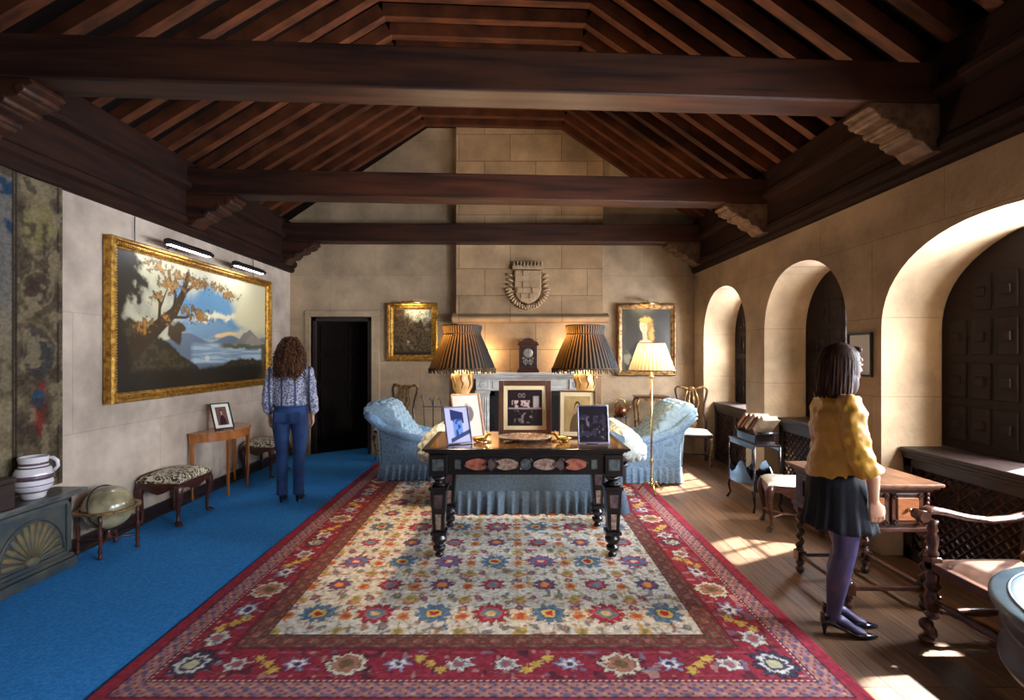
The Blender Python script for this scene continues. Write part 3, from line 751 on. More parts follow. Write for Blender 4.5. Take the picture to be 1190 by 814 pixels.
# tapestry
def tapestry_fn(u, v):
    C = np.zeros(u.shape + (3,)); n = fbm(u * 1.3, v * 1.5, 4, 30, 5); n2 = fbm(u, v * 1.3, 18, 33)
    C[...] = lin((96, 82, 62)); paint(C, soft(.5 - n2, .2) * .5, (60, 50, 40))
    inner = soft(u - .845, .006) * soft(v - .93, .005)
    paint(C, inner, (112, 98, 76)); paint(C, inner * soft(.56 - v + (n - .5) * .5, .25), (40, 58, 80))
    paint(C, inner * soft(.48 - n, .12) * .8, (70, 62, 50)); paint(C, inner * soft(.42 - n2, .1) * .4, (150, 134, 104))
    for i in range(9):
        a = .08 + (i * .613) % .72; c = .60 + (i * .377) % .3
        paint(C, inner * soft(np.abs(np.hypot((u - a) * 1.0, v - c) - .02) - .004, .005), (120, 126, 130), .8)
    for q in (.845, .855, .985): paint(C, soft(np.abs(u - q) - .003, .003), (40, 34, 30))
    bo = soft(.86 - u, .004)
    for (c, ry, col) in ((.80, .08, (128, 116, 74)), (.62, .05, (60, 44, 40)), (.42, .075, (44, 50, 54)), (.93, .03, (130, 116, 90))):
        m_ = np.hypot((u - .925) / .045, (v - c) / ry); paint(C, bo * soft(m_ - 1 + (n2 - .5) * 1.2, .4), col, .7)
        paint(C, bo * soft(np.abs(m_ - 1.15 + (n2 - .5) * .5) - .05, .12), (126, 110, 84), .7)
    m_ = np.hypot((u - .93) / .02, (v - .24) / .08); paint(C, bo * soft(m_ - 1 + (n2 - .5), .2), (120, 40, 36), .8)
    m_ = np.hypot((u - .925) / .02, (v - .28) / .03); paint(C, bo * soft(m_ - 1, .2), (50, 70, 86))
    sc = fbm(u * 1.1, v, 26, 55, 3); paint(C, bo * soft(.60 - sc, .08), (132, 116, 90), .7); paint(C, bo * soft(sc - .36, .08), (56, 46, 40), .7)
    return C * (.5 + .4 * vnoise(u, v * 1.2, 160, 3))[..., None]
tp = color_grid('tapestry', lambda u, v: (XL + .024 + .009 * np.sin(u * 26), 1.35 + u * 2.33, .60 + v * 2.34), 260, 260, tapestry_fn, M_weave, thick=.012)
tag(tp, 'old brown and blue figured tapestry hanging above the painted chest', 'tapestry')
# ------------------------------------------------------------------ left side furniture
M_chest = mat('worn_blue_green_paint', srgb(38, 48, 52), srgb(72, 70, 60), rough=.7, scale=9, bump=.4, lo=.4, hi=.7)
M_chest_top = mat('worn_chest_top', srgb(56, 60, 62), srgb(92, 90, 84), rough=.3, scale=10, bump=.2)
M_shell = mat('carved_shell_gilt', srgb(104, 84, 48), srgb(70, 72, 60), rough=.7, scale=16, bump=.5)
t = T('painted_chest', 'low blue-green painted chest with carved shell panels against the left wall', 'chest', (XL + .01, 2.6, 0))
b = MB(); b.bb(0, .165, -1.2, 1.0, .05, .54); b.build('body', M_chest, t, bevel=.006)
b = MB(); b.bb(.0, .245, -1.25, 1.045, .555, .585); b.bb(0, .215, -1.22, 1.02, .535, .556); b.build('top', M_chest_top, t, bevel=.008)
b = MB(); b.bb(0, .19, -1.22, 1.02, 0.01, .08); b.bb(0, .175, -1.21, 1.01, .08, .11); b.build('plinth', M_chest, t, bevel=.008)
for yc in (-.55, .10, .72):
    b = MB()
    for (y0, y1, z0, z1) in ((-.30, -.265, .12, .52), (.225, .26, .12, .52), (-.30, .26, .485, .52), (-.30, .26, .12, .145)): b.bb(.16, .182, yc + y0, yc + y1, z0, z1)
    b.build('panel_frame', M_chest, t, bevel=.006)
    b = MB()
    for k in range(13):
        a = PI * (k + .5) / 13; r1 = .21 + .012 * math.sin(a)
        pts = [(.165, yc - .02 + math.cos(a) * r, .16 + math.sin(a) * r * 1.2) for r in (.05, .11, .165, r1)]
        b.tube(pts, [(.006, .008), (.014, .012), (.022, .014), (.016, .008)], 8, up=(1, 0, 0))
    b.ell((.168, yc - .02, .165), (.02, .05, .035)); b.build('shell_carving', M_shell, t)
    b = MB(); b.tube([(.168, yc - .02 + .235 * math.cos(PI * i / 20), .165 + .275 * math.sin(PI * i / 20)) for i in range(21)], .009, 8); b.build('arch_moulding', M_chest, t)
# jug
M_jug = mat('white_glaze', srgb(214, 206, 206), srgb(186, 178, 184), rough=.18, scale=6, coat=.5)
M_jugb = mat('brown_glaze', srgb(74, 58, 66), srgb(96, 76, 82), rough=.25, scale=12)
t = T('striped_jug', 'white ceramic jug with brown bands and handle standing on the painted chest', 'jug', (-3.275, 3.34, .586))
prof = [(.055, 0), (.065, .01), (.068, .035), (.088, .06), (.102, .085), (.105, .11), (.1, .128), (.104, .145), (.106, .165), (.098, .195), (.082, .22), (.074, .235), (.078, .255), (.083, .28), (.08, .288), (.07, .284), (.066, .25)]
b = MB(); b.lathe(prof, n=32); b.build('body', M_jug, t)
for z, r, hh in ((.055, .086, .016), (.098, .104, .010), (.150, .1065, .034), (.215, .085, .014), (.240, .0765, .020)):
    b = MB(); b.lathe([(r - .004, z - hh / 2), (r + .0015, z - hh / 2 + .003), (r + .0025, z), (r + .0015, z + hh / 2 - .003), (r - .004, z + hh / 2)], n=32, close=False); b.build('band', M_jugb, t)
b = MB(); b.tube([(.062, .04, .272), (.085, .05, .27), (.108, .06, .245), (.112, .062, .21), (.095, .05, .18)], [.010, .012, .012, .011, .01], 10); b.build('handle', M_jug, t)
# dark casket behind jug
t = T('dark_casket', 'dark wooden casket on the painted chest at the left edge of the picture', 'box', (-3.27, 2.93, .586))
b = MB(); b.bb(-.085, .085, -.2, .2, 0.0, .16); b.build('body', M_dark, t, bevel=.006)
b = MB(); b.bb(-.09, .09, -.21, .21, .16, .2); b.build('lid', M_dark, t, bevel=.012)
# globe
t = T('globe_on_stand', 'antique terrestrial globe low on a four-legged wooden ring stand', 'globe', (-3.20, 3.87, .010))
M_globe = mat('aged_globe_paper', srgb(164, 150, 116), srgb(108, 98, 72), rough=.28, scale=7, coat=.5, lo=.42, hi=.6)
R_ = Matrix.Rotation(.5, 3, 'X')
b = MB(); b.ell((0, 0, .345), (.168, .168, .168), 36); b.build('sphere', M_globe, t)
b = MB(); b.tube([(.18 * math.sin(a) * -.35, .18 * math.cos(a), .345 + .18 * math.sin(a) * .936) for a in [2 * PI * i / 36 for i in range(36)]], .0065, 6, closed=True); b.build('meridian', M_dark, t)
b = MB(); b.lathe([(.178, .337), (.212, .337), (.214, .345), (.212, .352), (.178, .352), (.178, .337)], n=40, close=False); b.build('horizon_ring', M_gold_d, t)
for k in range(4):
    a = PI / 4 + PI / 2 * k - .35
    b = MB(); b.lathe([(.013, 0), (.018, .015), (.010, .03), (.016, .06), (.009, .1), (.015, .16), (.017, .2), (.009, .24), (.015, .29), (.011, .338)], (.19 * math.cos(a), .19 * math.sin(a), 0), 10); b.build('leg', M_mahog, t)
b = MB()
for a in (PI / 4 - .35, 3 * PI / 4 - .35): b.tube([(.19 * math.cos(a), .19 * math.sin(a), .10), (0, 0, .105), (-.19 * math.cos(a), -.19 * math.sin(a), .10)], .009, 8)
b.lathe([(.02, .09), (.03, .11), (.015, .15), (.02, .175)], n=12); b.build('stretcher', M_mahog, t)

# stools
def zebra():
    m, nt, b = nodes('brindled_tapestry_seat'); L = nt.links; N = nt.nodes.new
    tc = N('ShaderNodeTexCoord'); nz = N('ShaderNodeTexNoise'); nz.inputs['Scale'].default_value = 9; nz.inputs['Distortion'].default_value = 2.5; nz.inputs['Detail'].default_value = 3
    mp = N('ShaderNodeMapping'); mp.inputs['Scale'].default_value = (1.6, 3.2, 1.5)
    L.new(tc.outputs['Object'], mp.inputs[0]); L.new(mp.outputs[0], nz.inputs['Vector'])
    rp = N('ShaderNodeValToRGB'); rp.color_ramp.interpolation = 'LINEAR'; rp.color_ramp.elements[0].position = .47; rp.color_ramp.elements[1].position = .52
    rp.color_ramp.elements[0].color = srgb(52, 40, 32); rp.color_ramp.elements[1].color = srgb(206, 192, 164)
    L.new(nz.outputs['Fac'], rp.inputs[0]); L.new(rp.outputs[0], b.inputs['Base Color']); b.inputs['Roughness'].default_value = .9
    return m
M_zebra = zebra()
def cab(h, dx, dy, k=1.0, foot=.03):
    """cabriole leg path, knee pushed out by (dx,dy)"""
    P = [(0, 0, h), (dx * .55, dy * .55, h * .88), (dx * .8, dy * .8, h * .74), (dx * .35, dy * .35, h * .5), (0, 0, h * .28), (-dx * .02, -dy * .02, h * .13), (dx * .35, dy * .35, h * .05), (dx * .6, dy * .6, foot * .9)]
    r = [.034 * k, .038 * k, .034 * k, .023 * k, .016 * k, .014 * k, foot * .8, foot]
    return P, r
def cushion(b, x, y, z0, z1, sx, sy, n=16, mi=0):
    def f(u, v):
        a = 2 * u - 1; c = 2 * v - 1
        e = max(0, 1 - abs(a) ** 4) ** .4 * max(0, 1 - abs(c) ** 4) ** .4
        return (x + a * sx / 2, y + c * sy / 2, z0 + (z1 - z0) * e)
    b.grid(f, n, n, mi); return b
def stool(loc, lab, rz=0):
    t = T('carved_stool', lab, 'stool', loc, rz, 'carved stools along the left wall')
    hx, hy, H = .19, .235, .37
    b = MB(); cushion(b, 0, 0, .405, .47, .40, .49); b.bb(-.195, .195, -.24, .24, .385, .412); b.build('seat', M_zebra, t)
    b = MB()
    for s in (-1, 1):
        b.prism([(-.19, .39), (-.19, .335), (-.11, .33), (-.05, .30), (0, .285), (.05, .30), (.11, .33), (.19, .335), (.19, .39)], 'y', s * hy - .012, s * hy + .012)
        b.prism([(-.235, .39), (-.235, .335), (-.13, .33), (-.05, .30), (0, .285), (.05, .30), (.13, .33), (.235, .335), (.235, .39)], 'x', s * hx - .012, s * hx + .012)
    b.build('rail', M_mahog, t, bevel=.006)
    for sx in (-1, 1):
        for sy in (-1, 1):
            P, r = cab(.38, sx * .022, sy * .022, 1)
            b = MB(); b.tube([(p[0] + sx * .165, p[1] + sy * .21, p[2]) for p in P], r, 10)
            for q in range(3):
                a = math.atan2(sy, sx) + (q - 1) * .7
                b.tube([(sx * .178 + .015 * math.cos(a), sy * .223 + .015 * math.sin(a), .028), (sx * .178 + .042 * math.cos(a), sy * .223 + .042 * math.sin(a), .01)], [.011, .008], 6)
            b.build('leg', M_mahog, t)
    return t
stool((-3.19, 4.64, .011), 'carved wooden stool with brindled seat between the globe and the half-round table')
stool((-3.185, 6.34, .011), 'carved wooden stool with brindled seat just behind the woman in jeans')

# demilune table
t = T('half_round_table', 'small half-round satinwood table with tapering legs under the landscape painting', 'table', (-3.40, 5.56, .010))
hd = [(0, -.44)] + [(.37 * math.cos(a), .44 * math.sin(a)) for a in [(-PI / 2 + PI * i / 24) for i in range(1, 24)]] + [(0, .44)]
b = MB(); b.prism(hd, 'z', .70, .722); b.build('table_top', M_satin, t, bevel=.004)
b = MB(); b.prism([(x * .95, y * .96) for x, y in hd], 'z', .62, .70); b.build('apron', M_satin, t)
for (x, y) in ((.02, -.40), (.29, -.20), (.29, .20), (.02, .40)):
    b = MB(); b.tube([(x, y, .70), (x, y, .62), (x, y, 0)], [.026, .024, .013], 4, rot=PI / 4, smooth=False); b.tube([(x, y, .0), (x, y, .05)], .017, 4, rot=PI / 4, smooth=False); b.build('leg', M_satin, t)

def photo_frame(lab, loc, rz, w, h, bw, lean, mframe, fn, matb=0, grp=None, depth=.018, name='photo_frame', matcol=None):
    """frame facing local -y, leaning back"""
    t = T(name, lab, 'picture frame', loc, rz, grp)
    M = TR(0, 0, .002) @ RX(-lean)
    b = MB()
    for (x0, x1, z0, z1) in ((-w / 2, -w / 2 + bw, 0, h), (w / 2 - bw, w / 2, 0, h), (-w / 2 + bw, w / 2 - bw, 0, bw), (-w / 2 + bw, w / 2 - bw, h - bw, h)):
        b.bb(x0, x1, -depth, 0, z0, z1, 0, M)
    b.build('frame', mframe, t, bevel=.003)
    b = MB(); b.bb(-w / 2 + bw * .8, w / 2 - bw * .8, -.007, -.002, bw * .8, h - bw * .8, 0, M); b.build('mount' if matb else 'backing', matcol or M_white, t)
    iw, ih = w - 2 * bw - 2 * matb, h - 2 * bw - 2 * matb
    def P(u, v):
        x = (u - .5) * iw; z = bw + matb + v * ih; y = -.009
        c, s = math.cos(-lean), math.sin(-lean)
        return (x, y * c - z * s, y * s + z * c + .002)
    color_grid('photo', P, 60, 70, fn, M_photo, t)
    b = MB(); s, c = math.sin(lean), math.cos(lean)
    zt = h * .7; yt = zt * s
    b.add([(-.02, yt * 1.0 + .004, zt * c), (.02, yt + .004, zt * c), (.05, yt + .035, .001), (-.05, yt + .035, .001)], [(0, 1, 2, 3)])
    b.build('easel_back', M_black, t, solid=.004)
    return t
def ph_person(bg, fig, skin, seed=1, shirt=None):
    def f(u, v):
        C = np.zeros(u.shape + (3,)); n = fbm(u, v, 6, seed); C[...] = lin(bg); paint(C, soft(.5 - n, .3) * .35, tuple(int(c * .7) for c in bg))
        paint(C, soft(np.hypot((u - .5) / .30, (v - .05) / .48) - 1, .08), fig)
        paint(C, soft(np.hypot((u - .5) / .12, (v - .70) / .16) - 1, .08), tuple(int(c * .6) for c in fig))
        paint(C, soft(np.hypot((u - .5) / .085, (v - .67) / .12) - 1, .1), skin)
        if shirt: paint(C, soft(np.hypot((u - .5) / .06, (v - .42) / .12) - 1, .1), shirt)
        return C
    return f
photo_frame('black-edged photograph of a seated figure standing on the half-round table', (-3.19, 5.43, .733), math.radians(56), .21, .31, .012, math.radians(26), M_black, ph_person((120, 84, 74), (60, 36, 40), (190, 150, 130), 5), .035)

# ------------------------------------------------------------------ central ebony table
TCX, TCY = .12, 4.075
t = T('inlaid_table', 'ebony table with coloured marble inlay standing at the centre of the rug', 'table', (TCX, TCY, .0185))
ZT = .86 - .0185
M_top_lit = mat('lamplit_ochre_top', srgb(120, 82, 40), srgb(74, 44, 24), rough=.12, scale=6, coat=.8)  # ochre base colour stands in for the lamps' golden reflection
b = MB(); b.bb(-.787, .787, -.42, .42, ZT - .018, ZT); b.bb(-.77, .77, -.40, .40, ZT - .032, ZT - .018); b.bb(-.745, .745, -.375, .375, ZT - .05, ZT - .032); b.build('table_top', M_ebony, t, bevel=.005)
b = MB(); b.bb(-.74, .74, -.375, .375, ZT, ZT + .002); b.build('lamplit_inset', M_top_lit, t)
b = MB()
za, zb = .655 - .0185, ZT - .05
for s in (-1, 1):
    b.bb(-.6, .6, s * .345 - .02, s * .345 + .02, za, zb); b.bb(s * .675 - .02, s * .675 + .02, -.3, .3, za, zb)
    b.bb(-.62, .62, s * .345 - .028, s * .345 + .028, za, za + .02); b.bb(-.62, .62, s * .345 - .026, s * .345 + .026, zb - .018, zb)
    b.bb(s * .675 - .028, s * .675 + .028, -.3, .3, za, za + .02)
b.build('apron', M_ebony, t, bevel=.003)
M_pink = mat('pink_marble', srgb(164, 98, 76), srgb(120, 62, 52), rough=.2, scale=22)
M_crm = mat('cream_breccia', srgb(156, 132, 112), srgb(104, 76, 72), rough=.2, scale=40)
M_grn = mat('green_marble', srgb(50, 56, 58), srgb(84, 88, 86), rough=.2, scale=30)
M_brn = mat('brown_agate', srgb(92, 72, 70), srgb(60, 48, 52), rough=.2, scale=22)
zc = (za + zb) / 2 + .001
def inlay(shape, x, y, z, w, h, m, side='f'):
    if shape == 'o': pts = [(w / 2 * math.cos(a), h / 2 * math.sin(a)) for a in [2 * PI * i / 28 for i in range(28)]]; pts = [(math.copysign(min(abs(p[0]) * 1.12, w / 2), p[0]), p[1]) for p in pts]
    elif shape == 'd': pts = [(w / 2, 0), (0, h / 2), (-w / 2, 0), (0, -h / 2)]
    elif shape == 's': pts = [(-w / 2, -h / 2), (w / 2, -h / 2), (w / 2, h / 2), (-w / 2, h / 2)]
    elif shape == 't': pts = [(-w / 2, h / 2), (-w / 3.2, -h / 2), (w / 3.2, -h / 2), (w / 2, h / 2)]
    b = MB()
    if side == 'f': b.prism([(x + p, z + q) for p, q in pts], 'y', y - .003, y + .004)
    else: b.prism([(y + p, z + q) for p, q in pts], 'x', x - .003, x + .004)
    return b.build('inlay_panel', m, t)
yf = -.345 - .022
for (sh, x, w_, h_, m) in (('o', -.375, .17, .088, M_pink), ('d', -.265, .10, .10, M_brn), ('o', -.145, .17, .088, M_crm), ('o', 0, .075, .085, M_grn), ('o', .145, .17, .088, M_crm), ('d', .265, .10, .10, M_brn), ('o', .375, .17, .088, M_pink), ('s', -.52, .045, .07, M_grn), ('s', .52, .045, .07, M_grn)):
    inlay(sh, x, yf, zc, w_, h_, m)
for s in (-1, 1):
    for (sh, y, w_, m) in (('o', -.15, .15, M_crm), ('d', 0, .09, M_brn), ('o', .15, .15, M_pink)): inlay(sh, s * .697, y, zc, w_, .085, m, 's')
# ebony ring mouldings round the inlays
b = MB()
for (x, w_) in ((-.26, .42), (.26, .42), (0, .10)):
    pts = [(x + w_ / 2 * math.copysign(abs(math.cos(a)) ** .6, math.cos(a)), yf - .002, zc + .052 * math.sin(a)) for a in [2 * PI * i / 32 for i in range(32)]]
    b.tube(pts, .005, 6, closed=True)
for x in (-.265, .265): b.tube([(x - .06, yf - .003, zc), (x, yf - .003, zc + .06), (x + .06, yf - .003, zc), (x, yf - .003, zc - .06)], .006, 6, closed=True)
b.build('moulding', M_ebony, t)
for sx in (-1, 1):
    for sy in (-1, 1):
        x, y = sx * .668, sy * .325
        b = MB()
        b.bb(x - .07, x + .07, y - .065, y + .065, za - .01, zb)
        b.lathe([(.05, .545), (.062, .56), (.03, .575), (.045, .59), (.06, .605), (.055, .62), (.04, .63), (.062, .64)], (x, y, 0), 20)
        b.bb(x - .072, x + .072, y - .07, y + .07, .52, .545)
        b.tube([(x, y, .52), (x, y, .20)], [.088, .06], 4, rot=PI / 4, smooth=False)
        b.bb(x - .06, x + .06, y - .06, y + .06, .175, .20)
        b.lathe([(.03, 0), (.034, .02), (.02, .035), (.045, .05), (.05, .075), (.03, .095), (.055, .115), (.06, .14), (.045, .165), (.05, .18)], (x, y, 0), 18)
        lg = b.build('leg', M_ebony, t, bevel=.004)
        for (nm, zz, hh, ww, mm) in (('leg_inlay', .44, .11, .07, M_brn), ('leg_inlay', .29, .14, .045, M_crm)):
            for side in ('f', 's'):
                c = MB(); P = [(-ww / 2, hh / 2), (-ww / 2.6, -hh / 2), (ww / 2.6, -hh / 2), (ww / 2, hh / 2)]
                off = .062 * (1 - .32 * (.52 - zz) / .32) + .001
                if side == 'f': c.prism([(x + p, zz + q) for p, q in P], 'y', y - off - .002, y - off + .012)
                else: c.prism([(y + p, zz + q) for p, q in P], 'x', x + sx * off - .006, x + sx * off + .006)
                c.build(nm, mm, lg)
        c = MB(); c.bb(x - .042, x + .042, y - .069, y - .06, zc - .042, zc + .042); c.build('leg_inlay', M_grn, lg)

# items on the table
ZS = .8605 + .002
G1 = None
def ph_scene(seed, base, hi, dens=.55):
    def f(u, v):
        C = np.zeros(u.shape + (3,)); C[...] = lin(base); n = fbm(u, v, 9, seed, 3); n2 = vnoise(u, v, 14, seed + 3)
        paint(C, soft(np.abs(v - .45) - .3, .1) * soft(dens - n, .06), hi); paint(C, soft(.8 - n2, .06) * soft(np.abs(v - .4) - .3, .1), (96, 84, 90)); return C
    return f
def ph_center(u, v):
    C = np.zeros(u.shape + (3,)); C[...] = lin((34, 20, 20)); n2 = fbm(u, v, 12, 50)
    paint(C, soft(np.abs(u - .82) - .08, .02) * soft(np.abs(v - .66) - .16, .02), (176, 160, 150))
    paint(C, soft(np.abs(u - .38) - .26, .02) * soft(np.abs(v - .60) - .10, .02) * soft(.5 - n2, .1), (190, 160, 150))
    paint(C, soft(np.abs(v - .48) - .02, .02) * soft(np.abs(u - .5) - .48, .02), (150, 130, 126))
    paint(C, soft(np.abs(u - .45) - .25, .04) * soft(np.abs(v - .25) - .17, .04) * soft(.55 - n2, .08), (130, 110, 108))
    for a in (.35, .46): paint(C, soft(np.abs(np.hypot((u - a), (v - .84) * .8) - .04) - .012, .01), (120, 100, 96))
    return C
def ph_blue(u, v):
    C = np.zeros(u.shape + (3,)); C[...] = lin((176, 172, 200)); n2 = fbm(u, v, 9, 60)
    paint(C, soft(np.abs(u - .5) - .28, .02) * soft(np.abs(v - .75 + (u - .5) * .2) - .16, .02), (34, 42, 86))
    paint(C, soft(np.abs(u - .5) - .2, .02) * soft(np.abs(v - .42) - .24, .02), (96, 130, 190)); paint(C, soft(np.abs(u - .5) - .2, .02) * soft(np.abs(v - .42) - .24, .02) * soft(.5 - n2, .1), (40, 60, 120))
    paint(C, soft(np.abs(v - .10 - (u - .3) * .28) - .06, .02) * soft(.15 - u, .02), (48, 58, 98)); return C
def ph_tan(u, v):
    C = np.zeros(u.shape + (3,)); C[...] = lin((222, 200, 182))
    paint(C, soft(np.hypot((u - .55) / .2, (v - .55) / .22) - 1 + .3 * (fbm(u, v, 6, 9) - .5), .2), (112, 98, 98)); paint(C, soft(np.hypot((u - .5) / .08, (v - .75) / .08) - 1, .1), (200, 150, 126)); return C
M_fwood = mat('frame_walnut', srgb(74, 42, 26), srgb(98, 58, 36), rough=.35, scale=8)
M_ftan = mat('frame_tan', srgb(186, 128, 92), srgb(206, 150, 110), rough=.4, scale=8)
M_fsil = mat('frame_silver', srgb(96, 96, 118), srgb(140, 140, 160), rough=.3, metal=.6, scale=8)
M_cream = mat('cream_mount', srgb(222, 196, 150), rough=.9)
pf = photo_frame
pf('small silver frame with a blue-toned picture at the left end of the ebony table', (-.40, 3.85, ZS), math.radians(28), .215, .30, .010, math.radians(20), M_fsil, ph_blue, 0)
pf('tall tan frame leaning behind the small blue-toned picture', (-.335, 4.10, ZS), math.radians(28), .27, .385, .016, math.radians(20), M_ftan, ph_tan, .01)
pf('large square walnut frame with a dark group photograph at centre of table', (.13, 4.27, ZS), 0, .464, .475, .045, math.radians(7), M_fwood, ph_center, .035, matcol=M_cream)
pf('dark wood frame with a sepia portrait partly hidden by the silver-edged group photo', (.57, 4.13, ZS), math.radians(-8), .315, .40, .014, math.radians(10), M_fwood, ph_person((176, 144, 92), (92, 70, 44), (190, 160, 110), 4), .035, matcol=M_cream)
pf('silver-edged frame with a very dark group photograph at the right end of table', (.66, 3.86, ZS), 0, .25, .305, .012, math.radians(12), M_fsil, ph_scene(70, (22, 12, 20), (44, 36, 52), .5), 0)
# dish
M_dish = mat('mosaic_dish', srgb(150, 138, 124), srgb(92, 62, 52), rough=.3, scale=38, lo=.42, hi=.55, coat=.5)
t = T('oval_dish', 'wide shallow inlaid dish lying in front of the large square photograph', 'dish', (.125, 4.0, ZS))
b = MB(); b.lathe([(.10, 0), (.11, .008), (.19, .022), (.225, .034), (.226, .039), (.19, .03), (.1, .014), (.02, .012)], n=40, M=Matrix.Diagonal((1, .72, 1, 1))); b.build('bowl', M_dish, t)
b = MB()
for i in range(36):
    a = 2 * PI * i / 36; b.ell((.218 * math.cos(a), .157 * math.sin(a), .036), (.008, .008, .004), 8)
tag(b.build('beaded_rim', mat('rim_mosaic', srgb(40, 34, 44), srgb(190, 180, 170), rough=.3, scale=60, lo=.45, hi=.55), t))
for (x, y, sg, lab) in ((-.235, 3.93, 1, 'small gilt reclining animal ornament to the left of the dish'), (.42, 3.95, -1, 'small gilt reclining animal ornament to the right of the dish')):
    t = T('gilt_ornament', lab, 'ornament', (x, y, ZS), 0 if sg > 0 else PI, 'gilt animal ornaments flanking the dish')
    b = MB(); b.tube([(-.06, 0, .018), (-.02, .0, .026), (.03, 0, .028), (.045, 0, .05), (.06, -.004, .064)], [.014, .02, .018, .011, .012], 10); b.ell((.07, -.005, .066), (.018, .010, .011), 10)
    for s in (-1, 1):
        b.tube([(.02, s * .012, .015), (.06, s * .02, .008), (.085, s * .018, .006)], [.010, .006, .005], 6); b.tube([(-.04, s * .014, .015), (-.02, s * .026, .008), (.0, s * .026, .006)], [.012, .007, .005], 6); b.tube([(.058, s * .006, .072), (.052, s * .014, .09)], [.004, .002], 5)
    b.build('body', M_gold, t)

# table lamps
def pleat_mat(name, c1, c2, n, trans, mult=.2):
    m, nt, b = nodes(name); L = nt.links; N = nt.nodes.new
    tc = N('ShaderNodeTexCoord'); sp = N('ShaderNodeSeparateXYZ'); L.new(tc.outputs['Object'], sp.inputs[0])
    at = N('ShaderNodeMath'); at.operation = 'ARCTAN2'; L.new(sp.outputs['Y'], at.inputs[0]); L.new(sp.outputs['X'], at.inputs[1])
    ml = N('ShaderNodeMath'); ml.operation = 'MULTIPLY'; ml.inputs[1].default_value = n; L.new(at.outputs[0], ml.inputs[0])
    sn = N('ShaderNodeMath'); sn.operation = 'SINE'; L.new(ml.outputs[0], sn.inputs[0])
    rp = N('ShaderNodeValToRGB'); rp.color_ramp.elements[0].position = .1; rp.color_ramp.elements[1].position = .9
    rp.color_ramp.elements[0].color = c1; rp.color_ramp.elements[1].color = c2
    L.new(sn.outputs[0], rp.inputs[0]); L.new(rp.outputs[0], b.inputs['Base Color']); b.inputs['Roughness'].default_value = .7
    tr = N('ShaderNodeBsdfTranslucent'); L.new(rp.outputs[0], tr.inputs[0]); mx = N('ShaderNodeMixShader'); mx.inputs[0].default_value = trans
    L.new(b.outputs[0], mx.inputs[1]); L.new(tr.outputs[0], mx.inputs[2]); L.new(mx.outputs[0], nt.nodes['Material Output'].inputs[0])
    return m
M_shade = pleat_mat('pleated_brown_silk', srgb(18, 11, 5), srgb(82, 56, 22), 48, .10)  # brown-gold bands put the glowing light streaks of the pleats into colour
M_fringe = mat('shade_fringe', srgb(44, 30, 20), srgb(96, 72, 44), rough=.9, scale=60)
M_shade2 = pleat_mat('cream_pleated_shade', srgb(206, 172, 120), srgb(232, 206, 160), 36, .13)
M_alab = mat('alabaster', srgb(196, 160, 112), srgb(160, 118, 70), rough=.4, scale=12, emis=srgb(255, 190, 100), es=.25)  # weak emission added for the glow of the lamplit stone
def bulb(name, loc, e, col=(1, .72, .42), r=.035):
    L_ = bpy.data.lights.new(name, 'POINT'); L_.energy = e; L_.color = col; L_.shadow_soft_size = r
    o = bpy.data.objects.new(name, L_); COL.objects.link(o); o.location = loc; return o
for (x, lab) in ((-.43, 'table lamp with pleated brown silk shade and alabaster urn, left of the clock'), (.672, 'table lamp with pleated brown silk shade and alabaster urn, right of the clock')):
    t = T('table_lamp', lab, 'lamp', (x, 4.36, ZS), 0, 'pair of brown-shaded lamps on the ebony table')
    b = MB(); b.lathe([(.07, 0), (.075, .02), (.05, .03), (.04, .06), (.055, .10), (.06, .14), (.052, .18), (.05, .28), (.058, .36), (.082, .41), (.088, .46), (.086, .53), (.07, .56), (.03, .575), (.012, .60), (.012, .64)], n=28,
                    rip=lambda th, z: .05 * math.cos(8 * th) if .38 < z < .55 else 0); b.build('base', M_alab, t)
    b = MB()
    for k in range(8):
        a = 2 * PI * k / 8; b.tube([(.09 * math.cos(a), .09 * math.sin(a), .54), (.099 * math.cos(a), .099 * math.sin(a), .50), (.09 * math.cos(a + .2), .09 * math.sin(a + .2), .45), (.085 * math.cos(a), .085 * math.sin(a), .41)], [.006, .010, .008, .004], 6)
    b.build('relief', M_gold_d, t)
    b = MB(); b.lathe([(.173, .965), (.176, .95), (.163, .90), (.164, .885), (.185, .84), (.225, .75), (.262, .66), (.290, .585)], n=192, rip=lambda th, z: .018 * math.cos(48 * th), close=False)
    b.build('lamp_shade', M_shade, t)
    b = MB()
    b.tube([(.293 * math.cos(2 * PI * i / 60), .293 * math.sin(2 * PI * i / 60), .585) for i in range(60)], .008, 6, closed=True)
    b.tube([(.172 * math.cos(2 * PI * i / 60), .172 * math.sin(2 * PI * i / 60), .965) for i in range(60)], .006, 6, closed=True)
    b.tube([(.165 * math.cos(2 * PI * i / 60), .165 * math.sin(2 * PI * i / 60), .89) for i in range(60)], .006, 6, closed=True)
    for i in range(84):
        a = 2 * PI * i / 84; l_ = .035 + .012 * math.sin(i * 2.1); b.tube([(.294 * math.cos(a), .294 * math.sin(a), .585), (.296 * math.cos(a + .01), .296 * math.sin(a + .01), .585 - l_)], [.009, .006], 5)
    b.build('fringe', M_fringe, t)
    b = MB(); b.tube([(0, 0, .64), (0, 0, .90)], .006, 6)
    for k in range(3):
        a = 2 * PI * k / 3; b.tube([(0, 0, .90), (.17 * math.cos(a), .17 * math.sin(a), .955)], .003, 5)
    b.build('shade_carrier', M_brass, t)
    b = MB(); b.ell((0, 0, .78), (.03, .03, .05), 12); b.build('light_bulb', mat('lit_bulb', (1, .9, .7, 1), emis=(1, .75, .45, 1), es=30), t)
    bulb('lamp_light', (x - .06, 4.36, ZS + .86), 115)
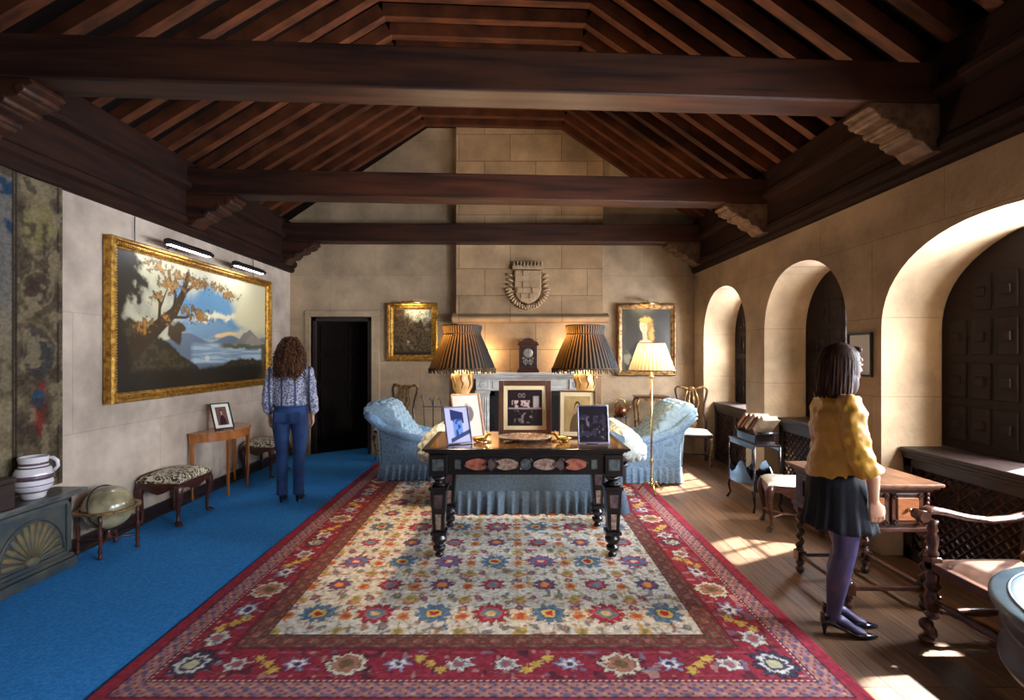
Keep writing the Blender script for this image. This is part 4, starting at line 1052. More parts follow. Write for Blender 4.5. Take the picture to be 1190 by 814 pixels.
# ------------------------------------------------------------------ upholstery
def resample(P, n, closed=True):
    P = [Vector(p) for p in P]
    # catmull-rom
    out = []; k = len(P); rng = k if closed else k - 1
    for i in range(rng):
        a, b_, c, d = P[(i - 1) % k if closed else max(i - 1, 0)], P[i], P[(i + 1) % k], P[(i + 2) % k if closed else min(i + 2, k - 1)]
        for j in range(8):
            t = j / 8
            out.append(.5 * ((2 * b_) + (c - a) * t + (2 * a - 5 * b_ + 4 * c - d) * t * t + (3 * b_ - a - 3 * c + d) * t ** 3))
    if not closed: out.append(P[-1])
    L_ = [0]
    for i in range(1, len(out) + (1 if closed else 0)): L_.append(L_[-1] + (out[i % len(out)] - out[i - 1]).length)
    res = []; tot = L_[-1]
    for q in range(n):
        s_ = tot * q / (n if closed else n - 1); i = 0
        while i < len(L_) - 2 and L_[i + 1] < s_: i += 1
        f = (s_ - L_[i]) / max(1e-9, L_[i + 1] - L_[i]); res.append(out[i].lerp(out[(i + 1) % len(out)], f))
    return res
def pillow_sweep(b, prof, y0, y1, n=44, m=26, tuft=0, tx=.16, rnd=.05, mi=0, M=None):
    """closed profile in the xz plane swept along y, ends rounded, optional button tufting"""
    P = resample(prof, n); cx = sum(p.x for p in P) / n; cz = sum(p.y for p in P) / n
    N = []
    for i in range(n):
        t = (P[(i + 1) % n] - P[i - 1]).normalized(); N.append(Vector((t.y, -t.x)))
    area = sum(P[i].x * P[(i + 1) % n].y - P[(i + 1) % n].x * P[i].y for i in range(n))
    if area < 0: N = [-v for v in N]
    seg = sum((P[(i + 1) % n] - P[i]).length for i in range(n)) / n
    vs = []
    for j in range(m + 1):
        v = j / m; y = y0 + (y1 - y0) * v
        dist = min(y - y0, y1 - y); sh = 0 if dist > rnd else rnd - math.sqrt(max(0, rnd * rnd - (rnd - dist) ** 2))
        for i in range(n):
            d = -sh
            if tuft:
                s_ = i * seg
                k1 = math.sin(PI * (s_ / tx + (y - y0) / tx)); k2 = math.sin(PI * (s_ / tx - (y - y0) / tx))
                d += -tuft * (1 - min(abs(k1), abs(k2)) ** .45 if True else 0) + tuft * .5
            q = P[i] + N[i] * d; vs.append((q.x, y, q.y))
    fs = [(j * n + i, j * n + (i + 1) % n, (j + 1) * n + (i + 1) % n, (j + 1) * n + i) for j in range(m) for i in range(n)]
    fs += [tuple(range(n))[::-1], tuple(m * n + i for i in range(n))]
    return b.add(vs, fs, mi, True, M)
def skirt(b, pts, z0, z1, amp=.018, pitch=.075, mi=0, closed=True):
    """gathered skirt hanging along a closed path of (x,y)"""
    P = [Vector(p) for p in pts]; S_ = []
    k = len(P)
    for i in range(k if closed else k - 1):
        a, c = P[i], P[(i + 1) % k]; n = max(2, int((c - a).length / .0125)); t = (c - a).normalized(); nr = Vector((t.y, -t.x))
        for j in range(n): S_.append((a.lerp(c, j / n), nr))
    n = len(S_); vs = []; R = 6; L_ = 0
    rnd = random.Random(int(z1 * 100)); ph = [rnd.random() * 6 for _ in range(6)]
    for r in range(R + 1):
        f = r / R
        for i, (p, nr) in enumerate(S_):
            s_ = i * .0125
            w_ = (.55 + .6 * abs(math.sin(s_ * 4.3 + ph[3]))) * math.sin(2 * PI * s_ / pitch + 2.2 * math.sin(s_ * 5 + ph[0]) + ph[1]) + .35 * math.sin(2 * PI * s_ / (pitch * .47) + ph[2])
            o = nr * (.012 + (amp * w_ + .02) * f ** .8)
            vs.append((p.x + o.x, p.y + o.y, z1 + (z0 - z1) * f))
    m = n if closed else n - 1
    fs = [(r * n + i, (r + 1) * n + i, (r + 1) * n + (i + 1) % n, r * n + (i + 1) % n) for r in range(R) for i in range(m)]
    return b.add(vs, fs, mi, True)
def armchair(loc, lab, flip=1, W=.74):
    t = T('tufted_armchair', lab, 'armchair', loc, 0, 'blue tufted armchairs facing each other by the fireplace')
    f = flip
    X = lambda P: [(f * x, z) for x, z in P]
    b = MB(); pillow_sweep(b, X([(-.23, .80), (-.20, .90), (-.10, .945), (.03, .94), (.12, .88), (.24, .70), (.38, .52), (.42, .42), (.28, .36), (.06, .40), (.0, .60), (-.06, .71), (-.15, .73)]), .07, W - .07, 150, 56, .045, .15, .05)
    b.build('backrest', M_bluetuft, t)
    b = MB(); pillow_sweep(b, X([(.30, .30), (.30, .48), (.5, .50), (.68, .48), (.70, .40), (.68, .30)]), .08, W - .08, 40, 22, .008, .2, .05); b.build('seat_cushion', M_bluetuft, t)
    b = MB()
    side = X([(.0, .12), (-.01, .45), (-.05, .66), (.0, .70), (.12, .60), (.35, .50), (.62, .44), (.66, .40), (.66, .12)])
    for y in (.0, W - .10): b.prism(side, 'y', y, y + .10)
    b.bb(min(0, f * .66), max(0, f * .66), .05, W - .05, .13, .34)
    b.build('body', M_blue, t, bevel=.03, seg=3)
    for y in (.045, W - .045):
        b = MB(); b.tube([(f * x, y, z) for x, z in ((-.17, .80), (-.10, .74), (-.02, .66), (.10, .585), (.28, .525), (.48, .485), (.62, .45), (.665, .40), (.66, .34))], [(.05, .07), (.06, .07), (.06, .06), (.062, .055), (.064, .055), (.064, .055), (.06, .05), (.055, .045), (.045, .03)], 16, up=(0, 1, 0)); b.build('arm', M_blue, t)
    b = MB(); a0, a1 = (0, .66) if f > 0 else (-.66, 0)
    skirt(b, [(a0, 0), (a1, 0), (a1, W), (a0, W)], .004, .19, .026, .085); b.build('skirt', M_blue, t)
    b = MB()
    for y in (.004, W - .004): b.tube([(f * x, y + (.0 if y > .1 else 0), z) for x, z in ((-.20, .78), (-.09, .70), (-.035, .60), (-.015, .45), (-.005, .2))], .008, 6)
    b.build('piping', M_bluetuft, t)
    for (x, y) in ((.06, .06), (.60, .06), (.06, W - .06), (.60, W - .06)):
        b = MB(); b.tube([(f * x, y, 0), (f * x, y, .14)], [.018, .026], 10); b.build('leg', M_mahog, t)
    return t
armchair((-1.60, 5.99, .019), 'blue tufted armchair on the left of the fireplace, facing right', 1)
armchair((2.06, 5.86, .019), 'blue damask armchair on the right of the fireplace, facing left', -1)

# sofa with its back to the ebony table
t = T('sofa', 'slate blue sofa with pale lamplit rolled tufted arms behind the ebony table', 'sofa', (.20, 4.74, .019))
b = MB(); b.bb(-.90, .90, 0, .82, .12, .42); b.bb(-.90, .90, 0, .16, .42, .70); b.build('body', M_slate, t, bevel=.03, seg=3)
b = MB(); b.tube([(-.92, .09, .71), (.92, .09, .71)], .075, 18); b.build('back_roll', M_slate, t)
b = MB(); pillow_sweep(b, [(-.88, .40), (-.88, .52), (-.5, .55), (.5, .55), (.88, .52), (.88, .40)], .17, .80, 60, 16, .0, .2, .06); b.build('seat_cushion', M_sofa, t)
for s in (-1, 1):
    b = MB(); pillow_sweep(b, [(s * (x - (.03 if s < 0 else 0)), z) for x, z in ((.80, .66), (.85, .79), (.93, .825), (1.03, .77), (1.13, .65), (1.15, .55), (1.08, .49), (.95, .50), (.86, .54))], .02, .80, 130, 56, .040, .13, .09); b.build('arm', M_sofa, t)
b = MB(); skirt(b, [(-.90, 0), (.90, 0), (.90, .82), (-.90, .82)], .004, .22, .034, .10); b.build('skirt', M_slate, t)
for (x, y) in ((-.85, .06), (.85, .06), (-.85, .76), (.85, .76)):
    b = MB(); b.tube([(x, y, 0), (x, y, .13)], [.02, .03], 10); b.build('leg', M_mahog, t)

# floor lamp
t = T('floor_lamp', 'slender brass floor lamp with lit cream pleated shade before the right armchair', 'lamp', (1.58, 5.44, .019))
b = MB()
b.tube([(0, 0, .10), (0, 0, 1.50)], .011, 12)
for z in (.14, .36, 1.30, 1.38): b.ell((0, 0, z), (.022, .022, .026), 12)
b.lathe([(.012, .06), (.03, .075), (.035, .095), (.018, .115), (.012, .13)], n=16); b.build('pole', M_brass, t)
for k in range(3):
    a = 2 * PI * k / 3 + .5
    b = MB(); b.tube([(.01 * math.cos(a), .01 * math.sin(a), .09), (.07 * math.cos(a), .07 * math.sin(a), .11), (.12 * math.cos(a), .12 * math.sin(a), .05), (.15 * math.cos(a), .15 * math.sin(a), .014), (.17 * math.cos(a), .17 * math.sin(a), .03), (.155 * math.cos(a), .155 * math.sin(a), .045)], [.011, .011, .009, .011, .008, .006], 8); b.build('leg', M_brass, t)
b = MB(); b.lathe([(.142, 1.675), (.15, 1.66), (.20, 1.52), (.25, 1.375)], n=144, rip=lambda th, z: .012 * math.cos(36 * th), close=False); b.build('lamp_shade', M_shade2, t)
for r, z in ((.143, 1.675), (.251, 1.375)):
    b = MB(); b.tube([(r * math.cos(2 * PI * i / 48), r * math.sin(2 * PI * i / 48), z) for i in range(48)], .005, 6, closed=True); b.build('trim_band', M_gold_d, t)
b = MB(); b.ell((0, .03, 1.53), (.028, .028, .04), 12); b.build('light_bulb', bpy.data.materials['lit_bulb'], t)
bulb('floor_lamp_light', (1.58, 5.40, 1.56), 42, (1, .78, .52))

# ------------------------------------------------------------------ fireplace wall
ft = TS('fireplace')
ft = ft
del ft['kind']
tag(ft, 'grey marble fireplace surround with fluted pilasters below the stone chimney', 'fireplace')
ft.name = 'fireplace_surround'; ft.location = (.285, CBY + .018, 0)
b = MB()
b.bb(-.90, .90, -.24, 0, 1.255, 1.298); b.bb(-.87, .87, -.20, 0, 1.225, 1.255); b.bb(-.84, .84, -.15, 0, 1.20, 1.226); b.build('mantel_shelf', M_marble, ft, bevel=.008)
b = MB(); b.bb(-.80, .80, -.12, 0, 1.02, 1.20); b.bb(-.55, .55, -.13, 0, 1.05, 1.17); b.build('frieze', M_marble, ft, bevel=.006)
for s in (-1, 1):
    b = MB(); b.bb(s * .70 - .12, s * .70 + .12, -.15, 0, 0, .14); b.bb(s * .70 - .10, s * .70 + .10, -.12, 0, .14, .98)
    for k in range(5): b.tube([(s * .70 - .07 + k * .035, -.12, .2), (s * .70 - .07 + k * .035, -.12, .93)], .011, 8)
    b.bb(s * .70 - .115, s * .70 + .115, -.15, 0, .98, 1.02); b.bb(s * .70 - .10, s * .70 + .10, -.145, 0, 1.04, 1.19)
    b.build('pilaster', M_marble, ft, bevel=.005)
    b = MB(); b.lathe([(.0, 0), (.02, .004), (.03, .0), (.045, .006), (.05, .0)], M=TR(s * .70, -.147, 1.115) @ RX(PI / 2), n=20); b.build('rosette', M_marble, ft)
b = MB(); b.bb(-.60, .60, -.06, -.001, 0, 1.02); b.build('firebox_shade', M_void, ft)  # flat near-black panel; the shade of the opening is put into its colour
b = MB(); b.bb(-.62, .62, -.075, -.05, .94, 1.02); b.bb(-.62, -.52, -.075, -.05, 0, 1.02); b.bb(.52, .62, -.075, -.05, 0, 1.02); b.build('inner_slip', M_black, ft)
# coat of arms
t = T('stone_crest', 'carved stone coat of arms with masonry shield and crown on the chimney wall', 'relief', (.265, CBY - .001, 2.60))
b = MB()
sh = [(-.205, .24), (.205, .24), (.205, -.06), (.17, -.16), (.10, -.235), (0, -.275), (-.10, -.235), (-.17, -.16), (-.205, -.06)]
b.prism(sh, 'y', -.055, 0); b.build('shield', M_crest, t, bevel=.015)
b = MB()
rows = [(.235, .16), (.155, .07), (.065, -.02), (-.025, -.11), (-.115, -.20)]
for i, (z1, z0) in enumerate(rows):
    xs = [-.195, -.08, .04, .195] if i % 2 == 0 else [-.195, .03, .195]
    if i == 3: xs = [-.17, -.08, .06, .17]
    if i == 4: xs = [-.11, .02, .11]
    for a, c in zip(xs[:-1], xs[1:]):
        hh = .062 + (.016 if (i + len(xs)) % 2 else 0)
        b.bb(a + .003, c - .003, -hh - (.014 if (xs.index(a) + i) % 2 else 0), -.04, z0 + .003, z1 - .003)
b.build('masonry_blocks', M_crest, t, bevel=.006)
b = MB(); b.bb(-.235, .235, -.09, 0, .255, .30)
for k in range(9): b.ell((-.21 + k * .0525, -.05, .355), (.020, .022, .022), 8); b.prism([(-.235 + k * .0525, .30), (-.185 + k * .0525, .30), (-.21 + k * .0525, .345)], 'y', -.08, -.01)
b.build('crown', M_crest, t, bevel=.006)
b = MB()
for k in range(22):
    a = math.radians(192 + k * 156 / 21)
    x, z = .245 * math.cos(a) * 1.0, .03 + .30 * math.sin(a)
    if k in (0, 21): pass
    dx, dz = math.cos(a), math.sin(a)
    b.tube([(x, -.01, z), (x + dx * .05, -.05, z + dz * .04), (x + dx * .09 + dz * .03 * (1 if k > 10 else -1), -.055, z + dz * .085), (x + dx * .105, -.02, z + dz * .10 + .012)], [.010, .018, .016, .007], 7)
for s in (-1, 1):
    for k in range(4):
        z = .16 - k * .075; b.tube([(s * .21, -.01, z - .02), (s * .25, -.05, z), (s * .295, -.05, z + .02), (s * .315, -.015, z + .0)], [.01, .018, .016, .007], 7)
b.build('mantling', M_crest, t)
# clock
t = T('mantel_clock', 'walnut bracket clock with arched top standing on the mantel shelf', 'clock', (.265, 7.27, 1.2985))
b = MB(); b.bb(-.165, .165, -.09, .09, 0, .035); b.bb(-.15, .15, -.08, .08, .035, .06); b.bb(-.135, .135, -.07, .07, .06, .40); b.bb(-.16, .16, -.085, .085, .40, .425)
b.prism([(-.15, .425), (-.14, .45), (-.09, .47), (-.06, .50), (0, .515), (.06, .50), (.09, .47), (.14, .45), (.15, .425)], 'y', -.075, .075); b.build('case', M_mahog, t, bevel=.006)
b = MB(); b.bb(-.10, .10, -.074, -.068, .09, .375); b.build('door_panel', M_dark, t)
M_dial = mat('silvered_dial', srgb(186, 180, 168), srgb(150, 140, 124), rough=.35, metal=.4, scale=30)
b = MB(); b.lathe([(.068, 0), (.07, .006), (.062, .009), (.0, .009)], n=32, M=TR(0, -.074, .285) @ RX(PI / 2), close=False)
for k in range(12):
    a = 2 * PI * k / 12; b.box((.053 * math.sin(a), -.085, .285 + .053 * math.cos(a)), (.004, .003, .016), 1, None)
b.build('dial', [M_dial, M_black], t)
b = MB(); b.box((0.008, -.088, .30), (.005, .002, .04)); b.box((-.012, -.089, .285), (.045, .002, .004)); b.build('hand', M_black, t)
b = MB()
for (x, z, r) in ((-.055, .16, .018), (.055, .16, .018), (0, .15, .02), (-.03, .185, .014), (.03, .185, .014), (-.07, .21, .012), (.07, .21, .012), (-.04, .125, .012), (.04, .125, .012)):
    b.tube([(x + r * math.cos(2 * PI * i / 14), -.076, z + r * math.sin(2 * PI * i / 14)) for i in range(14)], .005, 5, closed=True)
b.build('spandrel_ornament', M_dial, t)
b = MB(); b.tube([(.14, 0, .425), (.14, 0, .46)], [.012, .006], 8); b.ell((.14, 0, .475), (.012, .012, .016), 8); b.tube([(-.14, 0, .425), (-.14, 0, .46)], [.012, .006], 8); b.ell((-.14, 0, .475), (.012, .012, .016), 8); b.build('finial', M_brass, t)

# small lamps on the mantel, mostly behind the big shades
for (x, lab) in ((-.37, 'small brass candle lamp at the left end of the mantel behind the big shade'), (.90, 'small brass candle lamp at the right end of the mantel behind the big shade')):
    t = T('mantel_lamp', lab, 'lamp', (x, 7.28, 1.2985), 0, 'pair of small candle lamps on the mantel')
    b = MB(); b.lathe([(.05, 0), (.052, .008), (.02, .02), (.012, .04), (.018, .08), (.01, .12), (.022, .15), (.024, .155), (.012, .16)], n=18); b.build('base', M_brass, t)
    b = MB(); b.lathe([(.011, .16), (.011, .22), (.016, .235), (.012, .265), (.003, .285)], n=12); b.build('light_bulb', bpy.data.materials['lit_bulb'], t)
    bulb('mantel_lamp_light', (x, 7.20, 1.2985 + .30), 13, (1, .70, .38), .03)

# carved chairs
def qa_chair(loc, rz, lab):
    t = T('carved_side_chair', lab, 'chair', loc, rz, 'carved and gilt side chairs against the chimney wall')
    M1 = M_gold_d
    w, d, hs = .25, .22, .45
    b = MB(); b.prism([(-.21, .20), (.21, .20), (.25, -.10), (.22, -.22), (-.22, -.22), (-.25, -.10)], 'z', .40, .45); b.build('seat_rail', M_walnut_d, t, bevel=.012)
    b = MB(); cushion(b, 0, -.01, .44, .495, .47, .42, 12); b.build('seat', M_linen, t)
    b = MB()
    for s in (-1, 1):
        b.tube([(s * .19, .20, .43), (s * .20, .215, .58), (s * .165, .23, .70), (s * .18, .245, .85), (s * .215, .26, .98), (s * .225, .268, 1.04), (s * .20, .27, 1.065)], [.019, .018, .016, .016, .018, .020, .016], 8)
    b.build('back_frame', M_walnut_d, t)
    b = MB(); b.tube([(-.225, .27, 1.05), (-.20, .27, 1.085), (-.13, .27, 1.075), (-.06, .27, 1.05), (0, .27, 1.04), (.06, .27, 1.05), (.13, .27, 1.075), (.20, .27, 1.085), (.225, .27, 1.05)], [.014, .02, .018, .022, .026, .022, .018, .02, .014], 8)
    b.ell((0, .262, 1.065), (.05, .02, .022), 10); b.build('crest_rail', M1, t)
    b = MB()
    for s in (-1, 1):
        b.tube([(s * .04, .205, .47), (s * .065, .215, .55), (s * .03, .225, .62), (s * .055, .235, .72), (s * .10, .247, .84), (s * .085, .26, .94), (s * .05, .265, 1.04)], .012, 6)
        b.tube([(s * .02, .205, .47), (s * .02, .225, .62), (s * .035, .245, .80), (s * .02, .26, 1.03)], .010, 6)
        b.tube([(0, .24, .74), (s * .05, .25, .86), (s * .03, .262, .96), (0, .266, .92)], .009, 6)
    b.prism([(-.05, .47), (.05, .47), (.06, .56), (.03, .62), (-.03, .62), (-.06, .56)], 'y', .20, .22)
    b.build('splat', M1, t)
    for s in (-1, 1):
        P, r = cab(.42, s * .03, -.03, .85, .026)
        b = MB(); b.tube([(p[0] + s * .20, p[1] - .18, p[2]) for p in P], r, 10); b.build('leg', M1, t)
        b = MB(); b.tube([(s * .19, .195, .42), (s * .19, .20, .2), (s * .195, .235, .0)], [.02, .017, .016], 8); b.build('leg', M_walnut_d, t)
    b = MB(); b.tube([(-.19, -.16, .13), (-.19, .20, .13)], .011, 6); b.tube([(.19, -.16, .13), (.19, .20, .13)], .011, 6); b.tube([(-.19, .02, .13), (.19, .02, .13)], .011, 6); b.build('stretcher', M_walnut_d, t)
    return t
qa_chair((2.63, 6.98, .0), math.radians(-14), 'carved gilt side chair with pierced splat in the right corner by the first arch')
qa_chair((-1.72, 7.25, .011), math.radians(-22), 'carved gilt side chair with pierced splat standing beside the open doorway')
# tall narrow side table
t = T('console_table', 'tall narrow carved side table under the portrait, half hidden by the armchair', 'table', (2.12, 7.34, 0))
b = MB(); b.prism([(-.24, -.14), (.24, -.14), (.25, 0), (.24, .14), (-.24, .14), (-.25, 0)], 'z', .925, .945); b.build('table_top', M_walnut_d, t, bevel=.006)
b = MB()
for s in (-1, 1): b.prism([(-.22, .925), (-.22, .87), (-.14, .885), (-.06, .86), (0, .875), (.06, .86), (.14, .885), (.22, .87), (.22, .925)], 'y', s * .11 - .008, s * .11 + .008)
b.build('apron', M_gold_d, t, bevel=.004)
for sx in (-1, 1):
    for sy in (-1, 1):
        b = MB(); b.tube([(sx * .21, sy * .11, .90), (sx * .235, sy * .115, .83), (sx * .215, sy * .11, .70), (sx * .205, sy * .11, .45), (sx * .21, sy * .11, .12), (sx * .235, sy * .125, .0)], [.018, .020, .014, .012, .011, .014], 8); b.build('leg', M_gold_d, t)
b = MB(); b.bb(-.205, .205, -.11, .11, .545, .56); b.build('shelf', M_walnut_d, t)
t = T('silver_bell', 'tiny silver ornament standing on the tall narrow side table', 'ornament', (2.12, 7.34, .946))
b = MB(); b.lathe([(.03, 0), (.032, .008), (.022, .02), (.016, .04), (.012, .05), (.006, .06), (.012, .072), (.004, .085)], n=16); b.build('body', mat('silver', srgb(200, 206, 214), rough=.2, metal=.9), t)

# fire tools left, kettle right
t = T('fire_tool_stand', 'wrought iron fire tools with curled handles standing left of the fireplace', 'fire tools', (-1.13, 7.12, 0))
b = MB(); b.lathe([(.11, 0), (.12, .01), (.10, .025), (.02, .04)], n=20); b.tube([(0, 0, .03), (0, 0, .90)], .009, 8); b.tube([(-.16, 0, .80), (.16, 0, .80)], .007, 6); b.tube([(0, 0, .90), (.02, 0, .94), (0, 0, .97), (-.02, 0, .94), (0, 0, .90)], .005, 5); b.build('stand', M_black, t)
for (nm, x, z) in (('poker', -.13, .94), ('tongs', .0, .90), ('shovel', .13, .90)):
    b = MB(); y = -.035
    b.tube([(x, y, .10), (x + .01, y, .5), (x, y, .82), (x - .02, y, .90), (x - .035, y, z + .04), (x - .055, y, z)], .0065, 6)
    if nm == 'shovel': b.bb(x - .05, x + .05, y - .01, y, .06, .2)
    b.build(nm, M_black, t)
t = T('copper_kettle', 'small copper kettle with looped handle on a tall iron trivet right of fireplace', 'kettle', (1.63, 7.19, 0))
b = MB(); b.lathe([(.05, .66), (.085, .68), (.09, .73), (.07, .78), (.03, .80), (.012, .81), (.014, .83), (.004, .835)], n=20); b.tube([(.08, 0, .72), (.13, 0, .76), (.15, 0, .80)], [.016, .011, .009], 8); b.build('body', mat('copper', srgb(150, 92, 58), srgb(120, 70, 44), rough=.3, metal=.8, scale=9), t)
b = MB(); b.tube([(-.075, 0, .77), (-.08, 0, .85), (-.03, 0, .91), (.04, 0, .905), (.08, 0, .84), (.075, 0, .77)], .006, 6); b.build('handle', M_brass, t)
b = MB(); b.lathe([(.10, .64), (.105, .65), (.10, .66)], n=20)
for k in range(3):
    a = 2 * PI * k / 3 + .3; b.tube([(.09 * math.cos(a), .09 * math.sin(a), .645), (.11 * math.cos(a), .11 * math.sin(a), .3), (.15 * math.cos(a), .15 * math.sin(a), 0)], .008, 6)
b.build('trivet', M_black, t)

# ------------------------------------------------------------------ lattice cabinets in the arches
CL = ['dark lattice-fronted radiator cabinet inside the farthest arch, by the corner chair', 'dark lattice-fronted radiator cabinet inside the middle arch, behind the magazine stand',
      'long dark carved cabinet filling the nearest arch behind the desk']
for k, a in enumerate(ARCH[:3]):
    yc, hw = a[0], a[1] - .012
    t = T('radiator_cabinet', CL[k], 'cabinet', (3.06, yc, 0), 0, 'dark cabinets under the arched windows')
    b = MB(); b.bb(-.03, .35, -hw, hw, .825, .857); b.bb(-.018, .35, -hw, hw, .80, .826); b.build('top', M_dark, t, bevel=.006)
    b = MB(); b.bb(.05, .34, -hw, hw, 0, .80)
    for y in (-hw + .04, 0, hw - .04): b.bb(0, .06, y - .04, y + .04, 0, .80)
    b.bb(0, .06, -hw, hw, 0, .10); b.bb(0, .06, -hw, hw, .71, .80); b.bb(-.012, .02, -hw, hw, .775, .80); b.build('body', M_dark, t, bevel=.005)
    for s in (-1, 1):
        y0, y1 = (-hw + .08, -.04) if s < 0 else (.04, hw - .08)
        b = MB(); st = .075; H0, H1 = .10, .71; w_ = y1 - y0; h_ = H1 - H0
        n = int((w_ + h_) / st)
        for i in range(1, n):
            c = i * st
            ya, za = (y0 + c, H0) if c <= w_ else (y1, H0 + c - w_)
            yb, zb = (y0, H0 + c) if c <= h_ else (y0 + c - h_, H1)
            b.tube([(.02, ya, za), (.02, yb, zb)], .009, 4, smooth=False)
            b.tube([(.03, y0 + y1 - ya, za), (.03, y0 + y1 - yb, zb)], .009, 4, smooth=False)
        b.build('lattice', M_walnut_d, t)

# ------------------------------------------------------------------ magazine stand with books
t = T('book_stand', 'black lacquer stand with cut-out sides and curved legs beside the middle arch', 'stand', (2.535, 5.065, 0))
hx, hy = .125, .27
M_lac = mat('black_lacquer', srgb(22, 20, 26), srgb(40, 34, 40), rough=.15, scale=10, coat=.6)
b = MB(); b.bb(-hx - .008, hx + .008, -hy - .01, hy + .01, .655, .675); b.build('top', M_lac, t, bevel=.004)
b = MB(); b.bb(-hx, hx, -hy, hy, .225, .24); b.build('shelf', M_lac, t)
for s in (-1, 1):
    b = MB()
    lo = [(-hy, .21), (hy, .21)]; curve = [(hy, .33), (hy * .8, .30), (hy * .5, .34), (hy * .2, .44), (-.02, .47), (-hy * .3, .42), (-hy * .6, .33), (-hy * .85, .31), (-hy, .36)]
    b.prism(lo + curve, 'x', s * hx - .006, s * hx + .006)
    b.prism([(-hy, .655), (hy, .655), (hy, .60), (hy * .9, .62), (-hy * .9, .62), (-hy, .60)], 'x', s * hx - .006, s * hx + .006)
    b.build('side_panel', M_lac, t)
    b = MB(); b.prism([(-hx, .21), (hx, .21), (hx, .40), (hx * .6, .34), (0, .30), (-hx * .6, .34), (-hx, .40)], 'y', s * hy - .006, s * hy + .006); b.build('end_panel', M_lac, t)
    for s2 in (-1, 1):
        b = MB(); b.tube([(s * hx, s2 * hy, .655), (s * hx, s2 * hy, .22), (s * (hx + .01), s2 * (hy + .01), .15), (s * (hx - .005), s2 * (hy - .005), .07), (s * (hx + .02), s2 * (hy + .02), .008)], [.010, .012, .014, .010, .013], 8); b.build('leg', M_lac, t)
t = T('book_trough', 'black boat-shaped book rest on top of the lacquer stand', 'book rest', (2.535, 5.03, .676))
b = MB()
b.prism([(-.24, .11), (-.20, .085), (-.19, .02), (-.22, 0), (.22, 0), (.19, .02), (.20, .085), (.24, .11), (.225, .115), (.17, .08), (-.17, .08), (-.225, .115)], 'x', -.10, .10)
b.build('body', M_lac, t, bevel=.006)
for s in (-1, 1):
    b = MB(); b.tube([(-.10, s * .232, .112), (.10, s * .232, .112)], .014, 10); b.build('scroll', M_lac, t)
M_page = mat('book_pages', srgb(220, 206, 176), srgb(196, 180, 148), rough=.9, scale=30, stretch=(1, 40, 1))
bk = [(srgb(150, 96, 60), 'tan leather book leaning at the far end of the book rest', .040), (srgb(120, 74, 48), 'brown leather book, second from the far end of the book rest', .034),
      (srgb(190, 160, 120), 'pale buff book leaning in the middle of the book rest', .042), (srgb(110, 62, 44), 'dark reddish brown book, second from the near end of the book rest', .036),
      (srgb(206, 190, 166), 'cream book with bare page edges at the near end of the book rest', .05)]
for i, (c, lab, th) in enumerate(bk):
    y = 5.03 + .22 - i * .085
    t = T('book', lab, 'book', (2.535, y, .80), 0, 'books leaning in the black book rest')
    mt = mat('book_cover_%d' % i, c, tuple(v * .7 for v in c[:3]) + (1,), rough=.6, scale=20)
    M = RX(math.radians(50))
    hh = .22 + .012 * (i % 3)
    b = MB()
    for s in (-1, 1): b.box((0, s * th / 2, hh / 2), (.17, .004, hh), 0, M)
    b.box((-.075, 0, hh / 2), (.006, th + .004, hh), 0, M); b.build('cover', mt, t, bevel=.001)
    b = MB(); b.box((.002, 0, hh / 2), (.138, th - .004, hh - .01), 0, M); b.build('pages', M_page, t)

# low stool beside the desk
t = T('footstool', 'low cabriole-legged stool with a pale top between the book stand and the desk', 'stool', (2.54, 4.40, 0), math.radians(-16))
b = MB(); cushion(b, 0, 0, .415, .455, .44, .36, 12); b.build('seat', mat('pale_seat_cover', srgb(160, 146, 128), rough=.6), t)
b = MB()
for s in (-1, 1):
    b.prism([(-.21, .42), (-.21, .36), (-.12, .35), (-.05, .31), (.05, .31), (.12, .35), (.21, .36), (.21, .42)], 'y', s * .165 - .01, s * .165 + .01)
    b.prism([(-.165, .42), (-.165, .36), (-.08, .34), (0, .31), (.08, .34), (.165, .36), (.165, .42)], 'x', s * .205 - .01, s * .205 + .01)
b.build('rail', M_walnut_d, t, bevel=.004)
for sx in (-1, 1):
    for sy in (-1, 1):
        P, r = cab(.41, sx * .03, sy * .02, .95, .03); b = MB(); b.tube([(p[0] + sx * .19, p[1] + sy * .15, p[2]) for p in P], r, 10); b.build('leg', M_walnut_d, t)
b = MB(); b.tube([(-.19, -.14, .12), (-.06, 0, .12), (.06, 0, .12), (.19, -.14, .12)], .012, 8); b.tube([(-.19, .14, .12), (-.06, 0, .12)], .012, 8); b.tube([(.06, 0, .12), (.19, .14, .12)], .012, 8); b.build('stretcher', M_walnut, t)

